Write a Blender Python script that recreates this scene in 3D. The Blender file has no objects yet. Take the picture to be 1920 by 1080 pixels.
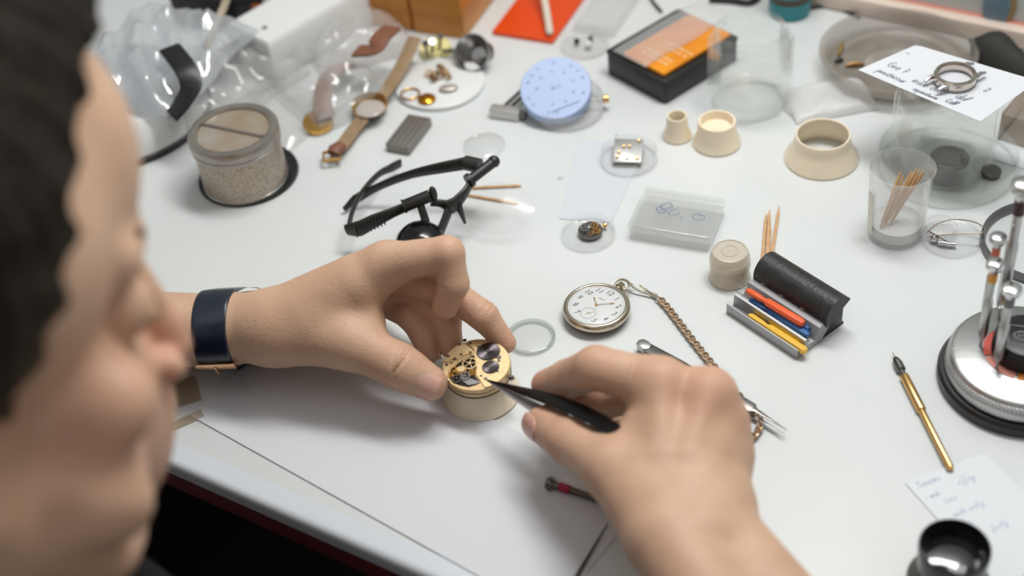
import bpy, math, random
import numpy as np
from mathutils import Matrix, Vector

random.seed(7)
rng = np.random.RandomState(5)
SC = bpy.context.scene
COL = SC.collection
T = 0.93                                    # bench top height (m)

# ---------------------------------------------------------------- camera
PITCH, ROLL, DIST, FPX = math.radians(42), math.radians(7), 0.9, 2667.0
W = np.array([0, math.cos(PITCH), -math.sin(PITCH)])
_r0 = np.array([1., 0, 0]); _u0 = np.array([0, math.sin(PITCH), math.cos(PITCH)])
RT = _r0*math.cos(ROLL) - _u0*math.sin(ROLL)
UP = _u0*math.cos(ROLL) + _r0*math.sin(ROLL)
CAM = np.array([0, 0, T]) - W*DIST
cd = bpy.data.cameras.new('camera'); cam = bpy.data.objects.new('camera', cd); COL.objects.link(cam)
cam.matrix_world = Matrix(((RT[0], UP[0], -W[0], CAM[0]), (RT[1], UP[1], -W[1], CAM[1]), (RT[2], UP[2], -W[2], CAM[2]), (0, 0, 0, 1)))
cd.sensor_width = 36; cd.lens = FPX/1920*36; cd.clip_start = .02; cd.clip_end = 50
cd.dof.use_dof = True; cd.dof.focus_distance = .862; cd.dof.aperture_fstop = 3.6
SC.camera = cam

# ---------------------------------------------------------------- light
wd = bpy.data.worlds.new('room_light'); SC.world = wd; wd.use_nodes = True
bg = wd.node_tree.nodes['Background']; bg.inputs[0].default_value = (1, .99, .98, 1); bg.inputs[1].default_value = .31
def area(name, loc, target, sx, sy, power, col=(1, 1, 1)):
    l = bpy.data.lights.new(name, 'AREA'); l.shape = 'RECTANGLE'; l.size = sx; l.size_y = sy; l.energy = power; l.color = col
    o = bpy.data.objects.new(name, l); COL.objects.link(o); o.location = loc
    d = Vector(target) - Vector(loc); z = -d.normalized(); x = Vector((.819, -.574, 0)); y = z.cross(x).normalized(); x = y.cross(z)   # long side parallel to the wall
    o.rotation_euler = Matrix(((x.x, y.x, z.x), (x.y, y.y, z.y), (x.z, y.z, z.z))).to_euler(); return o
area('bench_lamp_light', (.22, .19, T+.95), (.05, .02, T), .6, .16, 6.2, (1, .99, .98))
area('side_lamp_light', (.48, .04, T+1.0), (.05, .05, T), .35, .35, 1.6, (1, .995, .985))
area('ceiling_panel_light', (-.5, -.5, T+1.6), (0, 0, T), 1.2, 1.2, 1.8, (1, .98, .95))
SC.view_settings.view_transform = 'Standard'; SC.view_settings.look = 'None'
SC.view_settings.exposure = 0.2; SC.view_settings.gamma = 1; SC.view_settings.use_curve_mapping = False
SC.cycles.max_bounces = 14; SC.cycles.transparent_max_bounces = 32; SC.cycles.transmission_bounces = 10
SC.cycles.caustics_reflective = False; SC.cycles.caustics_refractive = False
SC.cycles.use_denoising = True

# ---------------------------------------------------------------- helpers
def P(px, py, h=0.0):
    """world point (m) seen at photo pixel px,py at height h mm over the bench top"""
    d = W*FPX + RT*(px-960) + UP*(540-py)
    return CAM + d*((T + h/1000 - CAM[2])/d[2])
def Q(px, py, h=0.0):                      # same, as mm coordinates over the bench top
    p = P(px, py, h)*1000; p[2] -= T*1000; return p
def ang(x0, y0, x1, y1, h=0):
    a, b = P(x0, y0, h), P(x1, y1, h); return math.atan2(b[1]-a[1], b[0]-a[0])
def lin(c):
    return tuple((v/12.92 if v <= .04045 else ((v+.055)/1.055)**2.4) for v in c)
def hexc(s):
    return lin(tuple(int(s[i:i+2], 16)/255 for i in (0, 2, 4)))

def new_mat(name):
    m = bpy.data.materials.new(name); m.use_nodes = True; return m, m.node_tree.nodes, m.node_tree.links
def pbr(name, col, rough=.5, metal=0., var=0., vscale=40, bump=0., bscale=400, col2=None, sss=0, coat=0, trans=0, spec=.5, aniso=0, stretch=None):
    m, N, L = new_mat(name); b = N['Principled BSDF']
    if isinstance(col, str): col = hexc(col)
    if isinstance(col2, str): col2 = hexc(col2)
    b.inputs['Base Color'].default_value = (*col, 1); b.inputs['Roughness'].default_value = rough; b.inputs['Metallic'].default_value = metal
    b.inputs['Specular IOR Level'].default_value = spec
    if coat: b.inputs['Coat Weight'].default_value = coat; b.inputs['Coat Roughness'].default_value = .08
    if trans: b.inputs['Transmission Weight'].default_value = trans
    if sss:
        b.inputs['Subsurface Weight'].default_value = sss; b.inputs['Subsurface Radius'].default_value = (1, .45, .25); b.inputs['Subsurface Scale'].default_value = .002
    if aniso: b.inputs['Anisotropic'].default_value = aniso
    tc = N.new('ShaderNodeTexCoord'); src = tc.outputs['Object']
    if stretch:
        mp = N.new('ShaderNodeMapping'); mp.inputs['Scale'].default_value = stretch; L.new(src, mp.inputs[0]); src = mp.outputs[0]
    if var or col2:
        n = N.new('ShaderNodeTexNoise'); n.inputs['Scale'].default_value = vscale; n.inputs['Detail'].default_value = 5; L.new(src, n.inputs['Vector'])
        r = N.new('ShaderNodeValToRGB'); L.new(n.outputs['Fac'], r.inputs[0])
        c2 = col2 or tuple(max(0, c*(1-var)) for c in col)
        r.color_ramp.elements[0].color = (*c2, 1); r.color_ramp.elements[1].color = (*col, 1)
        r.color_ramp.elements[0].position = .38; r.color_ramp.elements[1].position = .62
        L.new(r.outputs[0], b.inputs['Base Color'])
    if bump:
        n2 = N.new('ShaderNodeTexNoise'); n2.inputs['Scale'].default_value = bscale; n2.inputs['Detail'].default_value = 4; L.new(src, n2.inputs['Vector'])
        bp = N.new('ShaderNodeBump'); bp.inputs['Strength'].default_value = bump; bp.inputs['Distance'].default_value = .0005
        L.new(n2.outputs['Fac'], bp.inputs['Height']); L.new(bp.outputs[0], b.inputs['Normal'])
    return m
def clear(name, tint=(.97, .98, .97), rough=.03, haze=.06, hcol=(.8, .8, .8), ior=1.45, gain=1.0, bump=0., bscale=60):
    """thin clear plastic or glass: see-through, fresnel reflection, a little haze"""
    m, N, L = new_mat(name); N.remove(N['Principled BSDF']); out = N['Material Output']
    t = N.new('ShaderNodeBsdfTransparent'); t.inputs[0].default_value = (*tint, 1)
    d = N.new('ShaderNodeBsdfDiffuse'); d.inputs[0].default_value = (*hcol, 1)
    g = N.new('ShaderNodeBsdfGlossy'); g.inputs['Roughness'].default_value = rough; g.inputs[0].default_value = (1, 1, 1, 1)
    lw = N.new('ShaderNodeLayerWeight'); lw.inputs[0].default_value = .5
    pw_ = N.new('ShaderNodeMath'); pw_.operation = 'POWER'; L.new(lw.outputs['Facing'], pw_.inputs[0]); pw_.inputs[1].default_value = 3.8
    f = N.new('ShaderNodeMath'); f.operation = 'MULTIPLY_ADD'; L.new(pw_.outputs[0], f.inputs[0]); f.inputs[1].default_value = .7; f.inputs[2].default_value = .045*gain
    m1 = N.new('ShaderNodeMixShader'); m1.inputs[0].default_value = haze; L.new(t.outputs[0], m1.inputs[1]); L.new(d.outputs[0], m1.inputs[2])
    m2 = N.new('ShaderNodeMixShader'); L.new(f.outputs[0], m2.inputs[0]); L.new(m1.outputs[0], m2.inputs[1]); L.new(g.outputs[0], m2.inputs[2])
    L.new(m2.outputs[0], out.inputs[0])
    if bump:
        tc = N.new('ShaderNodeTexCoord'); n = N.new('ShaderNodeTexNoise'); n.inputs['Scale'].default_value = bscale; n.inputs['Detail'].default_value = 3
        L.new(tc.outputs['Object'], n.inputs['Vector']); bp = N.new('ShaderNodeBump'); bp.inputs['Strength'].default_value = bump; bp.inputs['Distance'].default_value = .003
        L.new(n.outputs['Fac'], bp.inputs['Height']); L.new(bp.outputs[0], g.inputs['Normal']); L.new(bp.outputs[0], lw.inputs['Normal'])
    return m

def put(o, parent=None):
    COL.objects.link(o)
    if parent is not None: o.parent = parent
    return o
def tag(o, label, cat=None, group=None, kind=None):
    if label: o['label'] = label
    if cat: o['category'] = cat
    if group: o['group'] = group
    if kind: o['kind'] = kind
    return o
def thing(name, label, cat, loc, rz=0., group=None, rot=None):
    o = bpy.data.objects.new(name, None); o.empty_display_size = .01; put(o); o.location = loc
    o.rotation_euler = rot if rot is not None else (0, 0, rz); return tag(o, label, cat, group)
def dup(o, parent=None):
    c = o.copy(); COL.objects.link(c); c.parent = parent
    for ch in list(o.children): dup(ch, c)
    return c

class MB:
    """collects shapes in mm and links them as one mesh"""
    def __init__(s): s.v = []; s.f = []; s.m = Matrix.Identity(4)
    def add(s, vs, fs, m=None):
        b = len(s.v); m = s.m if m is None else s.m @ m
        s.v += [tuple(m @ Vector(v)) for v in vs]; s.f += [tuple(i+b for i in f) for f in fs]; return s
    def lathe(s, prof, seg=48, m=None, close=False, n=0):
        """prof: (r,z) list; n>0 gives an n-sided section with rounded corners"""
        vs = []; fs = []; k = len(prof)
        for j in range(seg):
            a = 2*math.pi*j/seg
            q = 1.
            if n:
                w = math.pi/n; aa = ((a+w) % (2*w)) - w; q = min(1/math.cos(aa)*.93, 1.0)
            for r, z in prof: vs.append((r*q*math.cos(a), r*q*math.sin(a), z))
        kk = k if close else k-1
        for j in range(seg):
            j2 = (j+1) % seg
            for i in range(kk):
                i2 = (i+1) % k
                fs.append((j*k+i, j2*k+i, j2*k+i2, j*k+i2))
        return s.add(vs, fs, m)
    def cyl(s, r, z0, z1, seg=32, m=None, r2=None, bev=0.):
        r2 = r if r2 is None else r2
        if bev: pr = [(0, z0), (r-bev, z0), (r, z0+bev), (r2, z1-bev), (r2-bev, z1), (0, z1)]
        else: pr = [(0, z0), (r, z0), (r2, z1), (0, z1)]
        return s.lathe(pr, seg, m)
    def box(s, x0, y0, z0, x1, y1, z1, bev=0., m=None):
        b = bev
        if not b:
            vs = [(x, y, z) for z in (z0, z1) for y in (y0, y1) for x in (x0, x1)]
            return s.add(vs, [(0, 2, 3, 1), (4, 5, 7, 6), (0, 1, 5, 4), (2, 6, 7, 3), (0, 4, 6, 2), (1, 3, 7, 5)], m)
        return s.rrect(x0, y0, x1, y1, b*1.6, z0, z1, b, m)
    def rrect(s, x0, y0, x1, y1, r, z0, z1, b=.3, m=None, seg=5):
        def ring(ins, z):
            o = []
            rr = max(r-ins, .01)
            for cx, cy, a0 in ((x1-r, y1-r, 0), (x0+r, y1-r, 90), (x0+r, y0+r, 180), (x1-r, y0+r, 270)):
                for i in range(seg+1):
                    a = math.radians(a0+90*i/seg); o.append((cx+rr*math.cos(a), cy+rr*math.sin(a), z))
            return o
        rings = [ring(b, z0), ring(b*.3, z0+b*.3), ring(0, z0+b), ring(0, z1-b), ring(b*.3, z1-b*.3), ring(b, z1)]
        k = len(rings[0]); vs = [p for rg in rings for p in rg]; fs = []
        for i in range(len(rings)-1):
            for j in range(k): fs.append((i*k+j, i*k+(j+1) % k, (i+1)*k+(j+1) % k, (i+1)*k+j))
        fs.append(tuple(reversed(range(k)))); fs.append(tuple(range((len(rings)-1)*k, len(rings)*k)))
        return s.add(vs, fs, m)
    def prism(s, poly, z0, z1, m=None):
        n = len(poly); vs = [(x, y, z0) for x, y in poly] + [(x, y, z1) for x, y in poly]
        fs = [tuple(reversed(range(n))), tuple(range(n, 2*n))] + [(i, (i+1) % n, n+(i+1) % n, n+i) for i in range(n)]
        return s.add(vs, fs, m)
    def tube(s, path, r, seg=10, flat=1., m=None, closed=False, cap=True):
        """tube through the points; r a number or list; flat squashes the section along its local up"""
        pts = [Vector(p) for p in path]; n = len(pts)
        rs = r if isinstance(r, (list, tuple)) else [r]*n
        vs = []; fs = []; prev = None
        for i, p in enumerate(pts):
            if closed: d = pts[(i+1) % n]-pts[i-1]
            else: d = pts[min(i+1, n-1)]-pts[max(i-1, 0)]
            if d.length < 1e-9: d = Vector((1, 0, 0))
            d.normalize()
            if prev is None:
                up = Vector((0, 0, 1)) if abs(d.z) < .9 else Vector((1, 0, 0))
            else: up = prev
            sd = d.cross(up); sd.normalize(); up = sd.cross(d); prev = up
            if flat != 1. and abs(d.z) < .9:
                sd = d.cross(Vector((0, 0, 1))).normalized(); up = sd.cross(d)
            for j in range(seg):
                a = 2*math.pi*j/seg; vs.append(tuple(p+sd*(math.cos(a)*rs[i])+up*(math.sin(a)*rs[i]*flat)))
        for i in range(n if closed else n-1):
            i2 = (i+1) % n
            for j in range(seg): fs.append((i*seg+j, i*seg+(j+1) % seg, i2*seg+(j+1) % seg, i2*seg+j))
        if not closed and cap: fs.append(tuple(reversed(range(seg)))); fs.append(tuple(range((n-1)*seg, n*seg)))
        return s.add(vs, fs, m)
    def ball(s, c, r, seg=16, sc=(1, 1, 1), m=None):
        n = seg//2; vs = []; fs = []
        for i in range(n+1):
            th = math.pi*i/n
            for j in range(seg):
                a = 2*math.pi*j/seg; vs.append((c[0]+r*sc[0]*math.sin(th)*math.cos(a), c[1]+r*sc[1]*math.sin(th)*math.sin(a), c[2]-r*sc[2]*math.cos(th)))
        for i in range(n):
            for j in range(seg): fs.append((i*seg+j, i*seg+(j+1) % seg, (i+1)*seg+(j+1) % seg, (i+1)*seg+j))
        return s.add(vs, fs, m)
    def torus(s, R, r, seg=40, rs=10, m=None, sy=1., c=(0, 0, 0)):
        pts = [(c[0]+R*math.cos(2*math.pi*i/seg), c[1]+R*sy*math.sin(2*math.pi*i/seg), c[2]) for i in range(seg)]
        return s.tube(pts, r, rs, closed=True, m=m)
    def grid(s, fn, nu, nv, m=None, cu=False, cv=False):
        vs = [tuple(fn(i/(nu if cu else nu-1), j/(nv if cv else nv-1))) for i in range(nu) for j in range(nv)]; fs = []
        for i in range(nu if cu else nu-1):
            for j in range(nv if cv else nv-1):
                i2 = (i+1) % nu; j2 = (j+1) % nv; fs.append((i*nv+j, i2*nv+j, i2*nv+j2, i*nv+j2))
        return s.add(vs, fs, m)
    def build(s, name, mat, parent=None, smooth=True, angle=35, solid=0., loc=None, rot=None, mats=None):
        me = bpy.data.meshes.new(name); me.from_pydata([(x*.001, y*.001, z*.001) for x, y, z in s.v], [], s.f)
        me.validate(); me.update()
        import bmesh
        bm = bmesh.new(); bm.from_mesh(me); bmesh.ops.remove_doubles(bm, verts=bm.verts, dist=1e-6)
        bmesh.ops.recalc_face_normals(bm, faces=bm.faces)
        for f in bm.faces: f.smooth = smooth
        if smooth:
            lim = math.radians(angle)
            for e in bm.edges:
                if len(e.link_faces) == 2 and e.calc_face_angle(0) > lim: e.smooth = False
        bm.to_mesh(me); bm.free()
        me.materials.append(mat)
        o = bpy.data.objects.new(name, me); put(o, parent)
        if loc is not None: o.location = loc
        if rot is not None: o.rotation_euler = rot
        if solid:
            md = o.modifiers.new('thickness', 'SOLIDIFY'); md.thickness = solid*.001; md.offset = 0; es = o.modifiers.new('crisp_edges', 'EDGE_SPLIT'); es.split_angle = math.radians(50)
        return o
def RX(a): return Matrix.Rotation(a, 4, 'X')
def RY(a): return Matrix.Rotation(a, 4, 'Y')
def RZ(a): return Matrix.Rotation(a, 4, 'Z')
def TR(x, y, z=0): return Matrix.Translation((x, y, z))
def bez(pts, n=24):
    """Catmull-Rom through points"""
    p = [Vector(q) for q in pts]; p = [2*p[0]-p[1]] + p + [2*p[-1]-p[-2]]; out = []
    for i in range(1, len(p)-2):
        for k in range(n):
            t = k/n; a, b, c, d = p[i-1:i+3]
            out.append(.5*((2*b)+(c-a)*t+(2*a-5*b+4*c-d)*t*t+(3*b-a-3*c+d)*t**3))
    out.append(p[-2]); return out
def text_mesh(mb, txt, size, z=0., m=None, depth=.06, shear=0., align='CENTER'):
    cu = bpy.data.curves.new('t', 'FONT'); cu.body = txt; cu.size = size; cu.extrude = depth; cu.align_x = align; cu.align_y = 'CENTER'; cu.shear = shear; cu.resolution_u = 3
    o = bpy.data.objects.new('t', cu); COL.objects.link(o); dg = bpy.context.evaluated_depsgraph_get()
    me = bpy.data.meshes.new_from_object(o.evaluated_get(dg))
    mb.add([(v.co.x, v.co.y, v.co.z+z) for v in me.vertices], [tuple(p.vertices) for p in me.polygons], m)
    bpy.data.objects.remove(o); bpy.data.curves.remove(cu); bpy.data.meshes.remove(me); return mb
# handwriting: simple cursive stroke letters in a unit x-height box (width, strokes)
GL = {
 'a': (.9, [[(.8,.9),(.4,1),(.1,.6),(.2,.1),(.5,.05),(.8,.7),(.8,.2),(.95,0)]]), 'b': (.8, [[(.1,2),(.15,.1),(.5,0),(.75,.5),(.5,.9),(.15,.6)]]),
 'c': (.8, [[(.7,.8),(.4,1),(.1,.5),(.3,0),(.75,.15)]]), 'd': (.9, [[(.8,.8),(.4,1),(.1,.5),(.4,0),(.8,.5),(.85,2),(.85,.1),(1,0)]]),
 'e': (.75, [[(.1,.45),(.6,.6),(.5,1),(.15,.7),(.2,.1),(.7,.15)]]), 'f': (.7, [[(.7,1.8),(.4,2),(.3,.5),(.2,-.9),(.35,-.4),(.6,.4)]]),
 'g': (.9, [[(.8,.8),(.4,1),(.1,.5),(.4,.1),(.8,.8),(.75,-.8),(.3,-.9),(.5,-.2),(.95,.2)]]), 'h': (.85, [[(.1,2),(.1,0),(.3,.8),(.6,.95),(.7,.1),(.9,0)]]),
 'i': (.4, [[(.1,.9),(.15,.1),(.4,0)], [(.15,1.4),(.2,1.5)]]), 'k': (.8, [[(.1,2),(.1,0)], [(.7,1),(.15,.5),(.75,0)]]),
 'l': (.45, [[(.1,.2),(.45,1.8),(.2,2),(.15,.2),(.45,0)]]), 'm': (1.3, [[(.05,.9),(.1,0),(.3,.9),(.5,.8),(.55,0),(.75,.9),(.95,.8),(1,.1),(1.25,0)]]),
 'n': (.9, [[(.05,.9),(.1,0),(.35,.9),(.6,.8),(.65,.1),(.9,0)]]), 'o': (.8, [[(.5,1),(.1,.6),(.3,0),(.7,.4),(.5,1),(.85,.9)]]),
 'p': (.85, [[(.1,.9),(.05,-1)], [(.1,.6),(.5,1),(.7,.5),(.3,.05)]]), 'r': (.6, [[(.05,.9),(.1,0),(.3,.8),(.6,.9)]]),
 's': (.6, [[(.1,.1),(.5,.1),(.45,.5),(.15,.7),(.5,1)]]), 't': (.55, [[(.3,1.7),(.2,.1),(.5,0)], [(0,1.1),(.55,1.15)]]),
 'u': (.9, [[(.05,.9),(.15,.1),(.5,.1),(.7,.9),(.7,.1),(.95,0)]]), 'v': (.7, [[(.05,.9),(.3,0),(.6,.9)]]), 'w': (1.1, [[(.05,.9),(.25,0),(.5,.7),(.7,0),(1,.9)]]),
 'y': (.85, [[(.05,.9),(.3,.1),(.7,.9),(.5,-.8),(.1,-.9),(.6,0),(.9,.2)]]), 'z': (.7, [[(.1,.9),(.6,.9),(.1,0),(.65,.05)]]),
 '-': (.8, [[(.1,.5),(.7,.55)]]), ' ': (.7, []), '7': (.8, [[(.05,1.6),(.75,1.7),(.3,0)], [(.25,.8),(.65,.85)]]), '2': (.8, [[(.1,1.3),(.4,1.7),(.65,1.2),(.1,0),(.8,.1)]]),
 '4': (.8, [[(.4,1.7),(.1,.6),(.75,.6)], [(.55,1.2),(.5,-.1)]]), '0': (.8, [[(.5,1),(.1,.6),(.3,0),(.7,.4),(.5,1)]]), '.': (.3, [[(.1,0),(.16,.06)]]),
 'T': (1.1, [[(0,1.8),(1.1,1.9)], [(.55,1.85),(.45,0)]]), 'G': (1.2, [[(1,1.6),(.6,1.9),(.1,1),(.4,0),(1,.3),(.95,.9),(.6,.85)]]), 'L': (.9, [[(.2,1.9),(.15,0),(.8,.05)]]),
 'P': (1., [[(.1,0),(.2,1.8),(.8,1.7),(.8,1.1),(.2,.9)]]), 'S': (.9, [[(.8,1.6),(.4,1.9),(.15,1.4),(.7,.7),(.5,0),(.05,.2)]]), 'C': (1., [[(.9,1.6),(.5,1.9),(.1,1),(.4,0),(.95,.3)]]),
}
def write(mb, txt, x, y, xh, z=.05, rot=0., r=.16, slant=.25, m=None):
    """cursive ink lines, xh = x-height in mm"""
    cx = 0.; M = TR(x, y, z) @ RZ(rot)
    if m is not None: M = m @ M
    rr = random.Random(len(txt)*7+int(x))
    for ch in txt:
        wdt, st = GL.get(ch, GL['n'])
        for s_ in st:
            pts = [((cx+px+slant*py+rr.uniform(-.05, .05))*xh, (py+rr.uniform(-.06, .06))*xh, 0) for px, py in s_]
            mb.tube(bez(pts, 4), r, 5, flat=.3, m=M)
        cx += wdt+.08
    return mb

# ---------------------------------------------------------------- room and bench
E1 = np.array([.819, -.574, 0]); E2 = np.array([.574, .819, 0]); BA = math.atan2(-.574, .819)    # bench axes: along the front edge, towards the wall
LAM = pbr('white_laminate', 'd7dad9', .38, col2='d2d5d4', vscale=9, bump=.05, bscale=900)
def lam_mat():
    m = LAM; N, L = m.node_tree.nodes, m.node_tree.links; b = N['Principled BSDF']
    tc = N.new('ShaderNodeTexCoord'); v = N.new('ShaderNodeTexNoise'); v.inputs['Scale'].default_value = 70; v.inputs['Detail'].default_value = 2; L.new(tc.outputs['Object'], v.inputs[0])
    r = N.new('ShaderNodeValToRGB'); r.color_ramp.elements[0].position = .77; r.color_ramp.elements[1].position = .82; L.new(v.outputs['Fac'], r.inputs[0])
    old = b.inputs['Base Color'].links[0].from_socket
    mx = N.new('ShaderNodeMix'); mx.data_type = 'RGBA'; L.new(r.outputs[0], mx.inputs[0]); L.new(old, mx.inputs[6]); mx.inputs[7].default_value = (*hexc('a9a8a3'), 1); L.new(mx.outputs[2], b.inputs['Base Color'])
lam_mat()
EDGE = pbr('edge_band', 'd3d7dc', .3, spec=.6); BURG = pbr('burgundy_wood', '7d3038', .5, var=.2, vscale=30); DARKW = pbr('dark_panel', '1a1613', .7)
org = np.array([-.209, -.103, 0]) + np.array([0, 0, T])          # a point of the front edge
bench = thing('workbench', 'white laminate workbench with a rounded pale front edge over a burgundy rail', 'workbench', org, BA)
mb = MB(); mb.rrect(-620, 6, 950, 596, 3, -30, 0, 1.2); mb.build('bench_top', LAM, bench)
mb = MB()
pr = [(8, -30), (0, -30)] + [(-6*math.sin(a)-0, -15+15*-math.cos(a)*-1*-1) for a in []]
prof = [(7, 0.25), (1, .2)] + [(-3-4.5*math.sin(t), -4.3+4.5*math.cos(t)) for t in np.linspace(0, math.pi*.5, 8)] + [(-7.5, -10), (7, -10)]
n = len(prof); vs = [(x, y, z) for x in (-620, 950) for y, z in prof]
mb.add(vs, [tuple(range(n)), tuple(range(n, 2*n))]+[(i, (i+1) % n, n+(i+1) % n, n+i) for i in range(n)]); mb.build('edge_strip', EDGE, bench, angle=50)
mb = MB(); mb.box(-620, -4, -31, 950, 16, -9.8, 1); mb.build('front_rail', BURG, bench)
for x in (-600, 920):
    mb = MB(); mb.box(x-12, 20, -930, x+12, 575, -26, 1); mb.build('side_panel', DARKW, bench)
mb = MB(); mb.box(-590, 575, -700, 905, 590, -26, 1); mb.build('back_panel', DARKW, bench)
def plane(name, mat, M, w, h, kind='structure'):
    mb = MB(); mb.box(-w, -h, -40, w, h, 0); o = mb.build(name, mat); o.matrix_world = M; tag(o, None, kind=kind); return o
FLOORM = pbr('floor_dark', '1b1917', .8, var=.3, vscale=6)
plane('floor', FLOORM, Matrix.Translation((0, 0, 0)) @ RZ(BA), 2000, 2000)
WALLM = pbr('wall_paint', 'c3cbc6', .6, bump=.2, bscale=200)
wc = org + E2*.597; mb = MB(); mb.box(-1900, 0, -930, 1900, 60, 1600); o = mb.build('wall_back', WALLM); o.location = wc; o.rotation_euler = (0, 0, BA); tag(o, None, kind='structure')
# cream cable duct standing along the wall, with a thin red stripe
CREAM = pbr('cream_plastic', 'd9c7b8', .45, var=.06, vscale=30)
RED = pbr('red_stripe', 'cf8473', .5)
def at(px, py, h=0): p = P(px, py, h); return tuple(p)
def pxmm(px, py, h=0):
    p = P(px, py, h); return FPX/((p-CAM)@W)/1000
def rmm(px, py, wpx, h=0): return wpx/pxmm(px, py, h)
tr = MB(); tr.box(-900, -12, -33, 900, 0, -19, 2); o = tr.build('trim_1', CREAM); o.location = wc+np.array([0, 0, .0335]); o.rotation_euler = (0, 0, BA); tag(o, None, kind='structure')
tr = MB(); tr.box(-900, -3, -19.5, 900, -.2, -18.4); c = tr.build('red_line', RED, o)

# paper mat and adhesive tape
PAPER = pbr('paper', 'd3d5d9', .55, bump=.1, bscale=600); PAPERB = pbr('paper_cool', 'd6dadd', .5, bump=.1, bscale=500)
INK = pbr('blue_ink', '5a6a92', .6); INKG = pbr('grey_ink', '5d6478', .6)
A = Q(356, 780, 0); B = Q(905, 1086, 0); d1 = (B-A)/np.linalg.norm(B-A); d2 = np.array([-d1[1], d1[0], 0])
Cc = A+d1*262; a0 = math.atan2(d1[1], d1[0])
mat = thing('paper_mat', 'large smooth white paper sheet taped near the front edge of the bench', 'paper', (A[0]/1e3, A[1]/1e3, T), a0)
mb = MB()
def curl(u, v):
    x = u*262; y = v*92; return (x, y, .6)
mb.grid(curl, 30, 8); mb.build('sheet', PAPER, mat, solid=.8)
TAPE = clear('adhesive_tape', (.86, .80, .70), .25, .25, hexc('cfc7b8'))
for i, (px, py, w_, h_, rz, lb) in enumerate(((350, 733, 14, 22, .25, 'square of brownish clear tape beside the forearm, over the left edge of the paper'), (350, 787, 20, 7, .42, 'short strip of clear tape at the front left corner of the paper'))):
    mb = MB(); mb.box(-w_/2, -h_/2, 0, w_/2, h_/2, .15); t_ = mb.build('tape_piece', TAPE); t_.location = at(px, py, .9); t_.rotation_euler = (0, 0, rz); tag(t_, lb, 'tape')
STEEL = pbr('steel', 'b9b9b8', .25, 1.); DSTEEL = pbr('dark_steel', '77736f', .3, 1.); GOLD = pbr('gold', 'd8a860', .25, 1.); CHROME = pbr('chrome', 'd5d5d6', .1, 1.)
BLK = pbr('black_plastic', '1b1b1b', .38, var=.3, vscale=80); BLKG = pbr('gloss_black', '0c0c0d', .15)
BEIGE = pbr('beige_resin', 'f0e2c8', .38, var=.05, vscale=40, sss=.15)
CLR = clear('clear_plastic', (.992, .993, .993), .05, .02, (.95, .95, .95)); CLRH = clear('cloudy_plastic', (.98, .98, .98), .2, .13, (.92, .92, .92)); GLASS = clear('glass', (.984, .989, .983), .02, .01, ior=1.5)
WHT = pbr('white_plastic', 'dedfdd', .35); WOOD = pbr('toothpick_wood', 'd6ad80', .7, col2='c39a6d', vscale=200, stretch=(1, 1, .1))

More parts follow.
